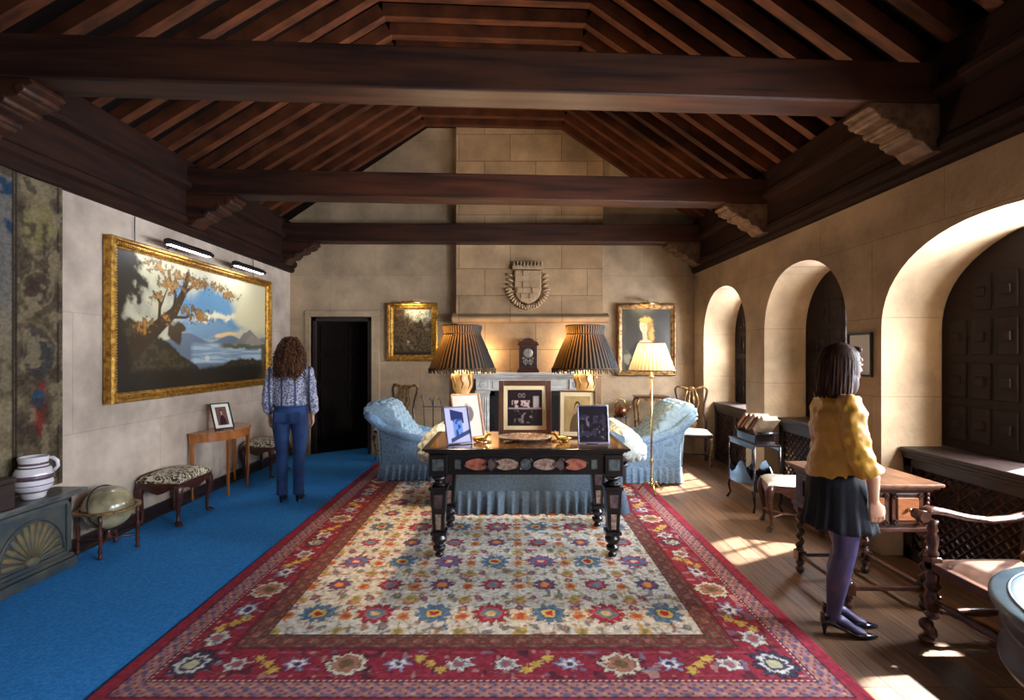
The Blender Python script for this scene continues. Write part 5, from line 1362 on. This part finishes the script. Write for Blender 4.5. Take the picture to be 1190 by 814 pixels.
# ------------------------------------------------------------------ twist-leg desk
t = T('writing_desk', 'walnut desk with panelled drawers and barley-twist legs behind the woman in yellow', 'desk', (2.32, 3.25, 0))
b = MB(); b.bb(-.30, .30, -.325, .325, .770, .79); b.bb(-.285, .285, -.31, .31, .755, .771); b.build('top', M_walnut, t, bevel=.004)
b = MB(); b.bb(-.255, .255, -.27, .27, .51, .755); b.bb(-.275, .275, -.29, .29, .49, .515); b.bb(-.265, .265, -.28, .28, .735, .756); b.build('body', M_walnut_d, t, bevel=.003)
M_panel = mat('orange_lit_walnut', srgb(140, 84, 52), srgb(168, 106, 66), rough=.3, scale=5, stretch=(2, 1, 9))  # orange light on the drawer fronts is put into the wood colour
for (nm, x0, x1) in (('drawer', -.235, -.01), ('drawer', .01, .20)):
    b = MB(); b.bb(x0, x1, -.283, -.27, .535, .725); d_ = b.build(nm, M_walnut_d, t, bevel=.003)
    b = MB(); b.bb(x0 + .03, x1 - .03, -.290, -.282, .56, .70); b.build('drawer_panel', M_panel, d_, bevel=.004)
    b = MB()
    for (cx, cz) in ((x0 + .02, .55), (x1 - .02, .55), (x0 + .02, .71), (x1 - .02, .71)): b.box((cx, -.288, cz), (.03, .012, .012)); b.box((cx, -.288, cz), (.012, .012, .03))
    b.build('corner_moulding', M_walnut_d, d_)
    b = MB(); b.ell(((x0 + x1) / 2, -.30, .63), (.013, .014, .013), 10); b.build('knob', M_brass, d_)
b = MB()
for x in (.228,):
    for i in range(7): b.ell((x, -.278, .55 + i * .028), (.012, .014, .016), 8)
b.build('split_spindle', M_walnut_d, t)
b = MB(); b.bb(-.262, -.254, -.22, .22, .545, .72); b.build('end_panel', M_walnut_d, t, bevel=.004)
b = MB()
for (y0, y1, z0, z1) in ((-.17, .17, .685, .70), (-.17, .17, .565, .58), (-.17, -.155, .565, .70), (.155, .17, .565, .70)): b.bb(-.272, -.26, y0, y1, z0, z1)
b.ell((-.27, 0, .632), (.010, .06, .03), 12); b.build('raised_moulding', M_walnut_d, t, bevel=.003)
for sx in (-1, 1):
    for sy in (-1, 1):
        x, y = sx * .235, sy * .25; b = MB()
        b.bb(x - .03, x + .03, y - .03, y + .03, .455, .495)
        n = 60; z0, z1 = .17, .44
        b.tube([(x + .011 * math.cos(2 * PI * 4 * i / n), y + .011 * math.sin(2 * PI * 4 * i / n), z0 + (z1 - z0) * i / n) for i in range(n + 1)], .0185, 10)
        b.lathe([(.018, .435), (.03, .445), (.022, .456)], (x, y, 0), 14); b.bb(x - .03, x + .03, y - .03, y + .03, .095, .165)
        b.lathe([(.012, 0), (.026, .015), (.03, .035), (.016, .055), (.03, .075), (.022, .096)], (x, y, 0), 14); b.lathe([(.022, .165), (.03, .172), (.018, .18)], (x, y, 0), 14)
        b.build('leg', M_walnut_d, t, bevel=.003)
b = MB()
for s in (-1, 1): b.bb(-.235, .235, s * .25 - .014, s * .25 + .014, .118, .145)
for s in (-1, 1): b.bb(s * .235 - .014, s * .235 + .014, -.25, .25, .118, .145)
b.build('stretcher', M_walnut_d, t, bevel=.004)

# ------------------------------------------------------------------ open armchair lower right
t = T('open_armchair', 'carved wooden armchair with sweeping scroll arm at the lower right', 'chair', (2.58, 2.37, 0))
M_ac = M_walnut_d
for s in (-1, 1):
    y = s * .29
    b = MB(); b.tube([(-.33, y, .665), (-.335, y, .70), (-.29, y, .725), (-.22, y, .715), (-.10, y, .685), (.04, y, .665), (.16, y, .675), (.27, y, .70)], [(.03, .022), (.034, .028), (.034, .024), (.032, .020), (.03, .019), (.03, .019), (.028, .019), (.026, .019)], 12, up=(0, 0, 1))
    b.tube([(-.335, y - .034, .695), (-.335, y + .034, .695)], .030, 14); b.build('arm', M_ac, t)
    b = MB()
    prof = [(.022, .47), (.03, .49), (.02, .505), (.026, .54), (.029, .575), (.018, .60), (.026, .615), (.02, .64), (.028, .67)]
    b.lathe(prof, (-.27, y, 0), 16); b.build('arm_post', M_ac, t)
    b = MB(); b.bb(-.30, -.24, y - .03, y + .03, .39, .47)
    b.lathe([(.024, .13), (.038, .15), (.024, .17), (.034, .20), (.038, .24), (.024, .28), (.04, .31), (.026, .33), (.032, .37), (.02, .395)], (-.27, y, 0), 16)
    b.bb(-.297, -.243, y - .028, y + .028, .20, .26); b.ell((-.305, y, .10), (.036, .032, .036), 12); b.ell((-.28, y, .05), (.03, .03, .05), 12); b.ell((-.30, y, .022), (.045, .034, .022), 12)
    b.build('leg', M_ac, t, bevel=.003)
    b = MB(); b.tube([(.26, y, .0), (.24, y, .2), (.24, y, .47), (.27, y, .72), (.31, y * .95, 1.15)], [.026, .024, .024, .024, .02], 4, rot=PI / 4, smooth=False); b.build('rear_upright', M_ac, t, bevel=.003)
    b = MB(); b.lathe([(.014, 0), (.014, .05), (.022, .08), (.016, .12), (.024, .20), (.024, .28), (.016, .36), (.022, .40), (.014, .44), (.014, .48)], n=12, M=TR(-.25, y, .165) @ RY(PI / 2)); b.build('stretcher', M_ac, t)
b = MB(); b.bb(-.30, .26, -.31, .31, .40, .445); b.build('seat_frame', M_ac, t, bevel=.006)
b = MB(); cushion(b, -.02, 0, .44, .49, .50, .56, 12); b.build('seat', mat('worn_leather', srgb(92, 66, 56), srgb(120, 92, 80), rough=.3, scale=12, bump=.2), t)
b = MB(); b.lathe([(.016, 0), (.016, .05), (.026, .10), (.018, .14), (.03, .26), (.018, .38), (.026, .42), (.016, .47), (.016, .54)], n=12, M=TR(-.27, -.27, .23) @ RX(-PI / 2)); b.build('front_stretcher', M_ac, t)
b = MB(); b.tube([(.31, -.25, 1.13), (.315, -.12, 1.19), (.315, 0, 1.16), (.315, .12, 1.19), (.31, .25, 1.13)], .026, 8); b.bb(.275, .30, -.24, .24, .62, .68); b.build('crest_rail', M_ac, t)
b = MB()
for k in range(5): b.tube([(.285, -.16 + k * .08, .65), (.295, -.17 + k * .085, .85), (.312, -.16 + k * .08, 1.15)], .010, 6)
b.build('back_spindles', M_ac, t)

# round drum table
t = T('drum_table', 'large round drum table with a sky-tinted glass-covered top at the lower right edge', 'table', (2.235, 1.42, 0))
M_sky_top = mat('sky_reflection_top', srgb(44, 96, 110), srgb(72, 128, 136), rough=.35, scale=4, coat=.35)  # blue-green is the sky reflected on the glass, put into the base colour
M_rim = mat('worn_pewter_rim', srgb(56, 76, 88), srgb(92, 112, 120), rough=.35, scale=8)
b = MB(); b.lathe([(.54, .66), (.585, .668), (.60, .685), (.60, .70), (.585, .708), (.50, .708), (.485, .702)], n=72, close=False); b.build('rim', M_rim, t)
b = MB(); b.lathe([(.0, .7025), (.486, .7025)], n=72, close=False); b.build('top_inset', M_sky_top, t)
b = MB(); b.tube([(.545 * math.cos(2 * PI * i / 72), .545 * math.sin(2 * PI * i / 72), .709) for i in range(72)], .006, 6, closed=True); b.build('bead_moulding', M_rim, t)
b = MB(); b.lathe([(.0, .47), (.55, .47), (.575, .48), (.575, .50), (.56, .515), (.56, .64), (.57, .665)], n=72, close=False); b.lathe([(.558, .585), (.572, .595), (.558, .605)], n=72, close=False); b.build('drum', mat('drum_side', srgb(40, 42, 52), srgb(58, 56, 62), rough=.35, scale=6), t)
b = MB(); b.lathe([(.16, .49), (.08, .44), (.06, .34), (.09, .26), (.11, .20), (.07, .14), (.07, .10)], n=24); b.build('pedestal', M_dark, t)
for k in range(3):
    a = 2 * PI * k / 3 + .9; b = MB(); b.tube([(.05 * math.cos(a), .05 * math.sin(a), .16), (.2 * math.cos(a), .2 * math.sin(a), .14), (.33 * math.cos(a), .33 * math.sin(a), .05), (.38 * math.cos(a), .38 * math.sin(a), .016)], [.035, .03, .022, .018], 8); b.build('leg', M_dark, t)
# ------------------------------------------------------------------ people
M_skin = mat('skin', srgb(206, 158, 132), srgb(188, 138, 112), rough=.5, scale=6)
M_hairb = mat('auburn_curly_hair', srgb(44, 24, 15), srgb(104, 62, 34), rough=.55, spec=.25, scale=40, stretch=(1, 1, .3))
M_hairr = mat('dark_brown_hair', srgb(26, 14, 10), srgb(60, 34, 22), rough=.65, spec=.12, scale=60, stretch=(1, 1, .08))
M_denim = mat('blue_denim', srgb(16, 38, 80), srgb(40, 74, 124), rough=.85, scale=5, bump=.2, bscale=200, lo=.35, hi=.75)
M_boot = mat('black_leather', srgb(20, 18, 20), rough=.3)
def hand(b, w, d, pn, side, curl=.35, k=1.0):
    """w wrist, d direction to fingers, pn palm normal (towards the palm), side = direction of the thumb"""
    w = Vector(w); d = Vector(d).normalized(); pn = Vector(pn); pn = (pn - d * pn.dot(d)).normalized(); s = Vector(side); s = (s - d * s.dot(d) - pn * s.dot(pn)).normalized()
    b.tube([w - d * .02, w + d * .015, w + d * .05, w + d * .085], [(.024 * k, .018 * k), (.030 * k, .016 * k), (.038 * k, .014 * k), (.036 * k, .011 * k)], 12, up=pn)
    for i, (off, l_) in enumerate(((.029, .068), (.010, .078), (-.010, .072), (-.028, .056))):
        p = w + d * .078 + s * off; q = [p]; ang_ = curl * .5; r_ = [.0095]
        for j, f in enumerate((.45, .32, .23)):
            ang_ += curl * (.5 + .4 * j); dr_ = d * math.cos(ang_) + pn * math.sin(ang_) + s * off * 1.2; p = p + dr_.normalized() * l_ * f; q.append(p); r_.append(.0088 - .0008 * j)
        b.tube(q, r_, 8)
    p = w + d * .022 + s * .026
    b.tube([p - s * .008, p + s * .014 + d * .022 + pn * .010, p + s * .018 + d * .048 + pn * .018, p + s * .014 + d * .068 + pn * .022], [.014, .012, .0095, .008], 8)
def head(b, c, yaw, pitch=0, k=1.0):
    """adds skull, face, ears; face looks to local +y rotated by yaw about z"""
    R = Matrix.Rotation(yaw, 3, 'Z') @ Matrix.Rotation(pitch, 3, 'X'); c = Vector(c)
    E = lambda p, r: b.ell(c + R @ (Vector(p) * k), tuple(v * k for v in r), 16, rot=R)
    E((0, -.012, .02), (.074, .092, .092)); E((0, .012, -.035), (.062, .076, .078)); E((0, .045, -.085), (.032, .036, .028)); E((0, .035, -.06), (.048, .044, .045))
    E((0, .078, .035), (.050, .014, .022)); b.tube([c + R @ (Vector(p) * k) for p in ((0, .082, .018), (0, .094, -.006), (0, .104, -.028), (0, .088, -.036))], [.007, .009, .012, .009], 8)
    for s in (-1, 1):
        E((s * .028, .078, .006), (.013, .010, .008)); E((s * .040, .062, -.022), (.020, .018, .018)); E((s * .075, -.002, -.012), (.009, .016, .028)); E((s * .012, .094, -.032), (.007, .007, .006))
    E((0, .087, -.056), (.022, .010, .006)); E((0, .084, -.066), (.018, .011, .007))
    return R
def face_parts(c, yaw, pitch, par, brow):
    R = Matrix.Rotation(yaw, 3, 'Z') @ Matrix.Rotation(pitch, 3, 'X'); c = Vector(c)
    b = MB()
    for s in (-1, 1): b.ell(c + R @ Vector((s * .028, .0845, .007)), (.010, .005, .006), 10, 0, rot=R); b.ell(c + R @ Vector((s * .028, .0885, .007)), (.0035, .0012, .0035), 8, 1, rot=R)
    b.build('eyes', [mat('eye_white', srgb(230, 226, 220), rough=.3), M_black], par)
    b = MB(); b.ell(c + R @ Vector((0, .092, -.057)), (.020, .007, .0045), 10, rot=R); b.ell(c + R @ Vector((0, .090, -.066)), (.017, .007, .005), 10, rot=R); b.build('lips', mat('lips', srgb(168, 88, 84), rough=.4), par)
    b = MB()
    for s in (-1, 1): b.tube([c + R @ Vector((s * .012, .092, .026)), c + R @ Vector((s * .028, .092, .031)), c + R @ Vector((s * .044, .080, .026))], .0028, 5)
    b.build('eyebrows', brow, par)

# woman in jeans, seen from behind (local +y is away from the camera)
pw = T('person', 'woman with curly auburn hair, patterned blouse and jeans, seen from behind on blue carpet', 'person', (-2.34, 5.18, .011), math.radians(12))
b = MB()
b.tube([(0, 0, .84), (0, 0, .90), (0, 0, .97), (0, 0, 1.06), (0, .005, 1.16), (0, .0, 1.28), (0, -.01, 1.38), (0, -.01, 1.43), (0, -.005, 1.47)], [(.12, .085), (.155, .11), (.165, .115), (.135, .095), (.125, .088), (.150, .10), (.165, .085), (.11, .06), (.052, .052)], 24, up=(0, 1, 0))
b.tube([(0, -.008, 1.43), (0, 0, 1.50), (0, .01, 1.56)], [.05, .045, .046], 14)
HC1 = (0, .02, 1.628); head(b, HC1, math.radians(22))
armsL = {}
for s in (-1, 1):
    sh_, el, wr = (s * .165, -.01, 1.385), (s * .215, -.03, 1.12), (s * .215, .03, .905)
    b.tube([(s * .12, -.01, 1.40), sh_, (s * .19, -.02, 1.26), el, (s * .222, 0, 1.02), wr], [.045, .050, .043, .036, .032, .022], 12)
    armsL[s] = (sh_, el, wr); hand(b, wr, (s * .05, .25, -1), (-s, 0, -.1), (0, 1, .1), .35)
    b.tube([(s * .085, -.004, .90), (s * .090, -.004, .80), (s * .092, .005, .70), (s * .086, .012, .50), (s * .082, -.004, .34), (s * .08, -.01, .12), (s * .08, -.01, .09)], [.080, .077, .066, .047, .045, .034, .034], 16)
    b.tube([(s * .08, -.035, .10), (s * .082, .03, .075), (s * .085, .10, .035), (s * .088, .15, .03)], [(.028, .03), (.033, .028), (.038, .02), (.03, .014)], 12, up=(0, 0, 1))
b.build('body', M_skin, pw, remesh=.0048, smooth_it=3)
face_parts(HC1, math.radians(22), 0, pw, M_hairb)
def blouse_mat():
    m, nt, bb_ = nodes('patterned_blouse'); L = nt.links; N = nt.nodes.new
    tc = N('ShaderNodeTexCoord'); nz = N('ShaderNodeTexNoise'); nz.inputs['Scale'].default_value = 60; L.new(tc.outputs['Object'], nz.inputs['Vector'])
    rp = N('ShaderNodeValToRGB'); rp.color_ramp.elements[0].position = .45; rp.color_ramp.elements[1].position = .56; rp.color_ramp.elements[0].color = srgb(92, 98, 128); rp.color_ramp.elements[1].color = srgb(186, 184, 196)
    L.new(nz.outputs['Fac'], rp.inputs[0])
    sp = N('ShaderNodeSeparateXYZ'); L.new(tc.outputs['Object'], sp.inputs[0])
    wv = N('ShaderNodeMath'); wv.operation = 'ABSOLUTE'; L.new(sp.outputs['X'], wv.inputs[0])
    pp = N('ShaderNodeMath'); pp.operation = 'PINGPONG'; pp.inputs[1].default_value = .065; L.new(wv.outputs[0], pp.inputs[0])
    lt = N('ShaderNodeMath'); lt.operation = 'GREATER_THAN'; lt.inputs[1].default_value = .054; L.new(pp.outputs[0], lt.inputs[0])
    mx = N('ShaderNodeMix'); mx.data_type = 'RGBA'; L.new(lt.outputs[0], mx.inputs['Factor']); L.new(rp.outputs[0], mx.inputs['A']); mx.inputs['B'].default_value = srgb(62, 68, 98)
    L.new(mx.outputs['Result'], bb_.inputs['Base Color']); bb_.inputs['Roughness'].default_value = .85
    return m
M_blouse = blouse_mat()
b = MB()
b.tube([(0, 0, 1.005), (0, 0, 1.03), (0, 0, 1.09), (0, 0, 1.18), (0, -.005, 1.30), (0, -.012, 1.38), (0, -.012, 1.43), (0, -.008, 1.465)], [(.152, .115), (.168, .128), (.168, .125), (.160, .118), (.172, .118), (.176, .10), (.125, .075), (.065, .06)], 28, up=(0, 1, 0))
for s in (-1, 1):
    sh_, el, wr = armsL[s]
    b.tube([(s * .11, -.012, 1.395), (s * .168, -.01, 1.385), (s * .20, -.02, 1.26), (el[0] + s * .004, el[1], el[2]), (s * .228, 0, 1.03), (s * .222, .022, .955), (s * .217, .03, .925)], [.058, .062, .058, .055, .056, .05, .031], 16)
bl_ = b.build('blouse', M_blouse, pw, remesh=.006, smooth_it=3)
tx2 = bpy.data.textures.new('blouse_folds', 'CLOUDS'); tx2.noise_scale = .07; tx2.noise_depth = 1
md = bl_.modifiers.new('folds', 'DISPLACE'); md.texture = tx2; md.strength = .022; md.mid_level = .5; md.texture_coords = 'LOCAL'
b = MB()
b.tube([(0, 0, .83), (0, 0, .88), (0, -.004, .94), (0, 0, 1.0), (0, 0, 1.035)], [(.13, .105), (.168, .128), (.176, .132), (.158, .118), (.148, .108)], 28, up=(0, 1, 0))
for s in (-1, 1):
    b.tube([(s * .085, -.004, .90), (s * .090, -.004, .80), (s * .092, .005, .70), (s * .086, .012, .50), (s * .082, -.004, .34), (s * .082, -.01, .14), (s * .082, -.008, .075)], [.092, .090, .079, .060, .058, .055, .058], 18)
b.build('jeans', M_denim, pw, remesh=.006, smooth_it=3)
b = MB()
for s in (-1, 1): b.bb(s * .075 - .05, s * .075 + .05, -.142, -.135, .86, .96)
b.tube([(.16 * math.cos(a), .122 * math.sin(a), 1.01) for a in [2 * PI * i / 32 for i in range(32)]], (.012), 6, closed=True)
jp = b.build('waistband_and_pockets', M_denim, pw)
for s in (-1, 1):
    b = MB(); b.tube([(s * .08, -.05, .10), (s * .082, .0, .085), (s * .085, .07, .045), (s * .088, .13, .026), (s * .09, .165, .02)], [(.034, .04), (.037, .04), (.04, .028), (.034, .018), (.016, .012)], 14, up=(0, 0, 1)); b.tube([(s * .08, -.055, .075), (s * .08, -.06, .0)], [.024, .011], 10); b.tube([(s*.081,-.02,.09),(s*.08,-.012,.15)], [.036,.036], 14)
    b.bb(s * .088 - .03, s * .088 + .03, .04, .15, .0, .01); b.build('boot', M_boot, pw, remesh=.005, smooth_it=1)
b = MB(); rnd = random.Random(5)
b.ell((0, -.01, 1.655), (.095, .11, .098), 20); b.ell((0, -.045, 1.60), (.105, .095, .12), 20); b.ell((0.01, -.075, 1.50), (.120, .07, .13), 20); b.ell((.02, -.10, 1.42), (.085, .05, .10), 16)
hr = b.build('hair', M_hairb, pw, remesh=.008, smooth_it=2)
b = MB()
for i in range(300):
    th = rnd.uniform(-.45, PI + .45) + PI; z0 = rnd.uniform(1.56, 1.75); rr = .092 * math.sqrt(max(.05, 1 - ((z0 - 1.65) / .115) ** 2))
    x0, y0 = rr * math.cos(th) * 1.0, -.01 + rr * math.sin(th) * 1.1
    L_ = rnd.uniform(.14, .36); z1 = max(1.27 + rnd.uniform(0, .08), z0 - L_); pts = []; n = 14; ph = rnd.uniform(0, 6); am = rnd.uniform(.009, .02); sp_ = rnd.uniform(18, 30)
    for k in range(n):
        f = k / (n - 1); z = z0 + (z1 - z0) * f; out_ = 1 + .62 * math.sin(min(1, f * 1.2) * PI * .6)
        yy = y0 * out_ - .05 * f; xx = x0 * out_ + .01 * f
        pts.append((xx + am * math.cos(ph + sp_ * f), yy + am * math.sin(ph + sp_ * f), z))
    b.tube(pts, [.005 + .003 * math.sin(PI * k / (n - 1)) for k in range(n)], 5)
b.build('curl', M_hairb, hr)

# woman in yellow (local +y is the way she faces)
FA = math.radians(-100)
pr_ = T('person', 'woman in a mustard yellow jacket, dark skirt and heels, standing before the desk', 'person', (1.875, 2.78, 0), FA)
b = MB()
b.tube([(0, 0, .76), (0, 0, .83), (0, 0, .90), (0, 0, 1.0), (0, .005, 1.10), (0, .0, 1.20), (0, -.01, 1.29), (0, -.012, 1.335), (0, -.005, 1.37)], [(.12, .085), (.158, .115), (.165, .12), (.125, .095), (.122, .09), (.148, .105), (.160, .085), (.11, .06), (.05, .05)], 24, up=(0, 1, 0))
b.tube([(0, -.01, 1.34), (0, .0, 1.41), (0, .012, 1.46)], [.048, .044, .045], 14)
HC2 = (0, .025, 1.515); HY = math.radians(10); head(b, HC2, HY, -.06, .97)
arR = {}
for s in (-1, 1):
    fy = .06 if s > 0 else .0
    sh_, el, wr = (s * .165, -.01, 1.30), (s * .20, -.01 + fy * .3, 1.04), (s * .175, .035 + fy, .79)
    arR[s] = (sh_, el, wr)
    b.tube([(s * .12, -.01, 1.31), sh_, (s * .195, -.012, 1.18), el, (s * .212, .03 + fy * .7, .93), wr], [.045, .049, .042, .037, .033, .022], 12)
    hand(b, wr, (-s * .02, .22, -1), (-s, 0, -.1), (0, 1, .1), .45)
    oy = -.03 * s
    b.tube([(s * .082, 0, .82), (s * .085, .02 + oy * .5, .64), (s * .07, .03 + oy, .46), (s * .066, .0 + oy, .32), (s * .06, -.02 + oy, .13), (s * .06, -.02 + oy, .10)], [.082, .070, .052, .052, .031, .032], 16)
    b.tube([(s * .06, -.045 + oy, .10), (s * .06, .02 + oy, .08), (s * .06, .09 + oy, .035), (s * .06, .14 + oy, .022)], [(.026, .028), (.030, .026), (.035, .018), (.028, .012)], 12, up=(0, 0, 1))
b.build('body', M_skin, pr_, remesh=.0048, smooth_it=3)
face_parts(HC2, HY, -.06, pr_, M_hairr)
M_yel = mat('mustard_silk', srgb(176, 122, 32), srgb(206, 150, 48), rough=.42, scale=5, bump=.5, bscale=24, stretch=(1, 1, .5), sheen=.2)
b = MB()
b.tube([(0, -.005, .875), (0, -.005, .90), (0, -.003, .98), (0, 0, 1.06), (0, -.005, 1.16), (0, -.012, 1.25), (0, -.014, 1.31), (0, -.012, 1.35), (0, -.01, 1.375)], [(.160, .142), (.166, .148), (.158, .136), (.148, .124), (.158, .126), (.166, .114), (.152, .090), (.10, .075), (.066, .064)], 32, up=(0, 1, 0))
for s in (-1, 1):
    sh_, el, wr = arR[s]; fy = .06 if s > 0 else .0
    b.tube([(s * .10, -.012, 1.31), (s * .155, -.01, 1.315), (s * .182, -.01, 1.255), (s * .190, -.01, 1.20), (s * .196, -.005, 1.14), (s * .20, fy * .2, 1.08), (s * .202, fy * .3, 1.03), (s * .205, .015 + fy * .5, .985), (s * .205, .03 + fy * .6, .945)], [.05, .058, .064, .054, .067, .056, .068, .061, .070], 20)
jk = b.build('jacket', M_yel, pr_, remesh=.006, smooth_it=3)
tx_ = bpy.data.textures.new('cloth_folds', 'CLOUDS'); tx_.noise_scale = .075; tx_.noise_depth = 1
md = jk.modifiers.new('folds', 'DISPLACE'); md.texture = tx_; md.strength = .034; md.mid_level = .5; md.texture_coords = 'LOCAL'
M_skirt = mat('navy_skirt', srgb(8, 8, 16), srgb(15, 16, 30), rough=.9, scale=20)
b = MB(); nn = 120; prof = [(.160, .132, .92), (.175, .15, .84), (.175, .15, .76), (.185, .162, .68), (.195, .172, .63), (.198, .176, .605)]
vs = []
for i, (rx, ry, z) in enumerate(prof):
    f = i / 5
    for q in range(nn):
        th = 2 * PI * q / nn; k = 1 + .05 * f * math.cos(13 * th + .6 * math.sin(3 * th)) + .02 * f * math.sin(29 * th); vs.append((rx * k * math.cos(th), ry * k * math.sin(th), z + .006 * f * math.sin(7 * th)))
b.add(vs, [(i * nn + q, i * nn + (q + 1) % nn, (i + 1) * nn + (q + 1) % nn, (i + 1) * nn + q) for i in range(5) for q in range(nn)], 0, True)
b.build('skirt', M_skirt, pr_, solid=.004)
M_tights = mat('dark_tights', srgb(50, 50, 92), srgb(78, 66, 96), rough=.45, scale=8)
b = MB()
for s in (-1, 1):
    oy = -.03 * s
    b.tube([(s * .082, 0, .80), (s * .085, .02 + oy * .5, .64), (s * .07, .03 + oy, .46), (s * .066, -.002 + oy, .32), (s * .06, -.02 + oy, .13), (s * .06, -.022 + oy, .105)], [.086, .0735, .0555, .0565, .034, .034], 18)
    b.tube([(s * .06, -.045 + oy, .105), (s * .06, .02 + oy, .083), (s * .06, .09 + oy, .038), (s * .06, .135 + oy, .026)], [(.030, .031), (.033, .029), (.037, .021), (.031, .015)], 12, up=(0, 0, 1))
b.build('tights', M_tights, pr_, remesh=.005, smooth_it=2)
M_pump = mat('navy_patent', srgb(14, 20, 44), rough=.15, coat=.7)
for s in (-1, 1):
    oy = -.03 * s; b = MB()
    b.tube([(s * .06, -.062 + oy, .085), (s * .06, -.03 + oy, .075), (s * .06, .03 + oy, .045), (s * .06, .09 + oy, .02), (s * .06, .15 + oy, .016), (s * .06, .205 + oy, .010)], [(.028, .03), (.035, .024), (.036, .016), (.041, .016), (.030, .013), (.006, .006)], 14, up=(0, 0, 1))
    b.tube([(s * .06, -.066 + oy, .07), (s * .06, -.068 + oy, .0)], [.020, .006], 10); b.tube([(s * .06, -.075 + oy, .07), (s * .06, -.078 + oy, .12)], [(.026, .014), (.022, .008)], 10)
    b.build('shoe', M_pump, pr_, remesh=.0045, smooth_it=1)
b = MB(); R2 = Matrix.Rotation(HY, 3, 'Z')
hc = Vector(HC2)
def HE(p, r): b.ell(hc + R2 @ Vector(p), r, 22, rot=R2)
HE((0, -.018, .035), (.088, .102, .092)); HE((0, -.05, -.03), (.094, .078, .11)); HE((0, -.06, -.10), (.098, .062, .085))
for s in (-1, 1): HE((s * .072, -.005, -.03), (.022, .05, .11)); HE((s * .078, -.01, -.10), (.022, .045, .07))
HE((0, .058, .085), (.062, .030, .022))
for i in range(190):
    th = PI * .93 + (i / 189) * PI * 1.14 + rnd.uniform(-.02, .02)
    L0 = rnd.uniform(-.01, .02)
    pts = []
    for k in range(11):
        f = k / 10; z = .112 - f * (.285 + L0); sq = math.sqrt(max(0, 1 - max(0, (z - .03) / .09) ** 2)); rr = (.012 + .084 * sq if z > .03 else .097 + .004 * math.sin(i * 1.7)) + .008 * math.sin(f * 3 + i)*f
        pts.append(hc + R2 @ Vector((rr * .98 * math.cos(th), rr * 1.02 * math.sin(th) - .02 - .018 * f, z)))
    b.tube(pts, [.004, .005, .005, .0055, .0055, .0055, .0055, .0055, .005, .004, .0025], 5)
b.build('hair', M_hairr, pr_, remesh=.0036, smooth_it=1)

# ------------------------------------------------------------------ light
sd = Vector((-1.30, -.62, -1.75)).normalized()
L_ = bpy.data.lights.new('sun', 'SUN'); L_.energy = 50; L_.angle = math.radians(1.2); L_.color = (1, .93, .82)
o = bpy.data.objects.new('sun', L_); COL.objects.link(o); o.rotation_euler = sd.to_track_quat('-Z', 'Y').to_euler(); o.location = (6, 5, 6)
for k, a in enumerate(ARCH):
    yc, hw, zs, rise = a
    A = bpy.data.lights.new('window_daylight', 'AREA'); A.shape = 'RECTANGLE'; A.size = hw * .95; A.size_y = 1.5; A.energy = (300, 330, 520, 560, 120)[k]; A.color = (.88, .93, 1)
    o = bpy.data.objects.new('window_daylight', A); COL.objects.link(o); o.location = (REC + .22, yc - hw / 2, 1.68)
    o.rotation_euler = Vector((-1, .0, -.25)).to_track_quat('-Z', 'Z').to_euler()
for yy in (4.83, 5.93):
    A = bpy.data.lights.new('picture_light_beam', 'AREA'); A.shape = 'RECTANGLE'; A.size = .6; A.size_y = .03; A.energy = 2.4; A.color = (.86, .93, 1)
    o = bpy.data.objects.new('picture_light_beam', A); COL.objects.link(o); o.location = (XL + .235, yy, 2.585)
    o.rotation_euler = Vector((-.34, 0, -1)).to_track_quat('-Z', 'Y').to_euler()
    o.rotation_euler = (Matrix((( 0, -.95, .32), (1, 0, 0), (0, .32, .95))).to_euler())
wd = bpy.data.worlds.new('world'); S.world = wd; wd.use_nodes = True
bg = wd.node_tree.nodes['Background']; bg.inputs[0].default_value = (.78, .84, .95, 1); bg.inputs[1].default_value = .32

# ------------------------------------------------------------------ camera
cam = bpy.data.cameras.new('camera'); co = bpy.data.objects.new('camera', cam); COL.objects.link(co)
co.location = (0, 0, CH); co.rotation_euler = (PI / 2, 0, 0)
cam.sensor_width = 36; cam.lens = FPX / 1190 * 36; cam.clip_start = .05
cam.shift_x = 2 / 1190; cam.shift_y = 4 / 1190
S.camera = co
S.view_settings.view_transform = 'Standard'; S.view_settings.look = 'None'; S.view_settings.exposure = 0; S.view_settings.gamma = 1; S.view_settings.use_curve_mapping = False
try: S.cycles.use_denoising = True
except Exception: pass
S.cycles.max_bounces = 8; S.cycles.diffuse_bounces = 5; S.cycles.sample_clamp_indirect = 6
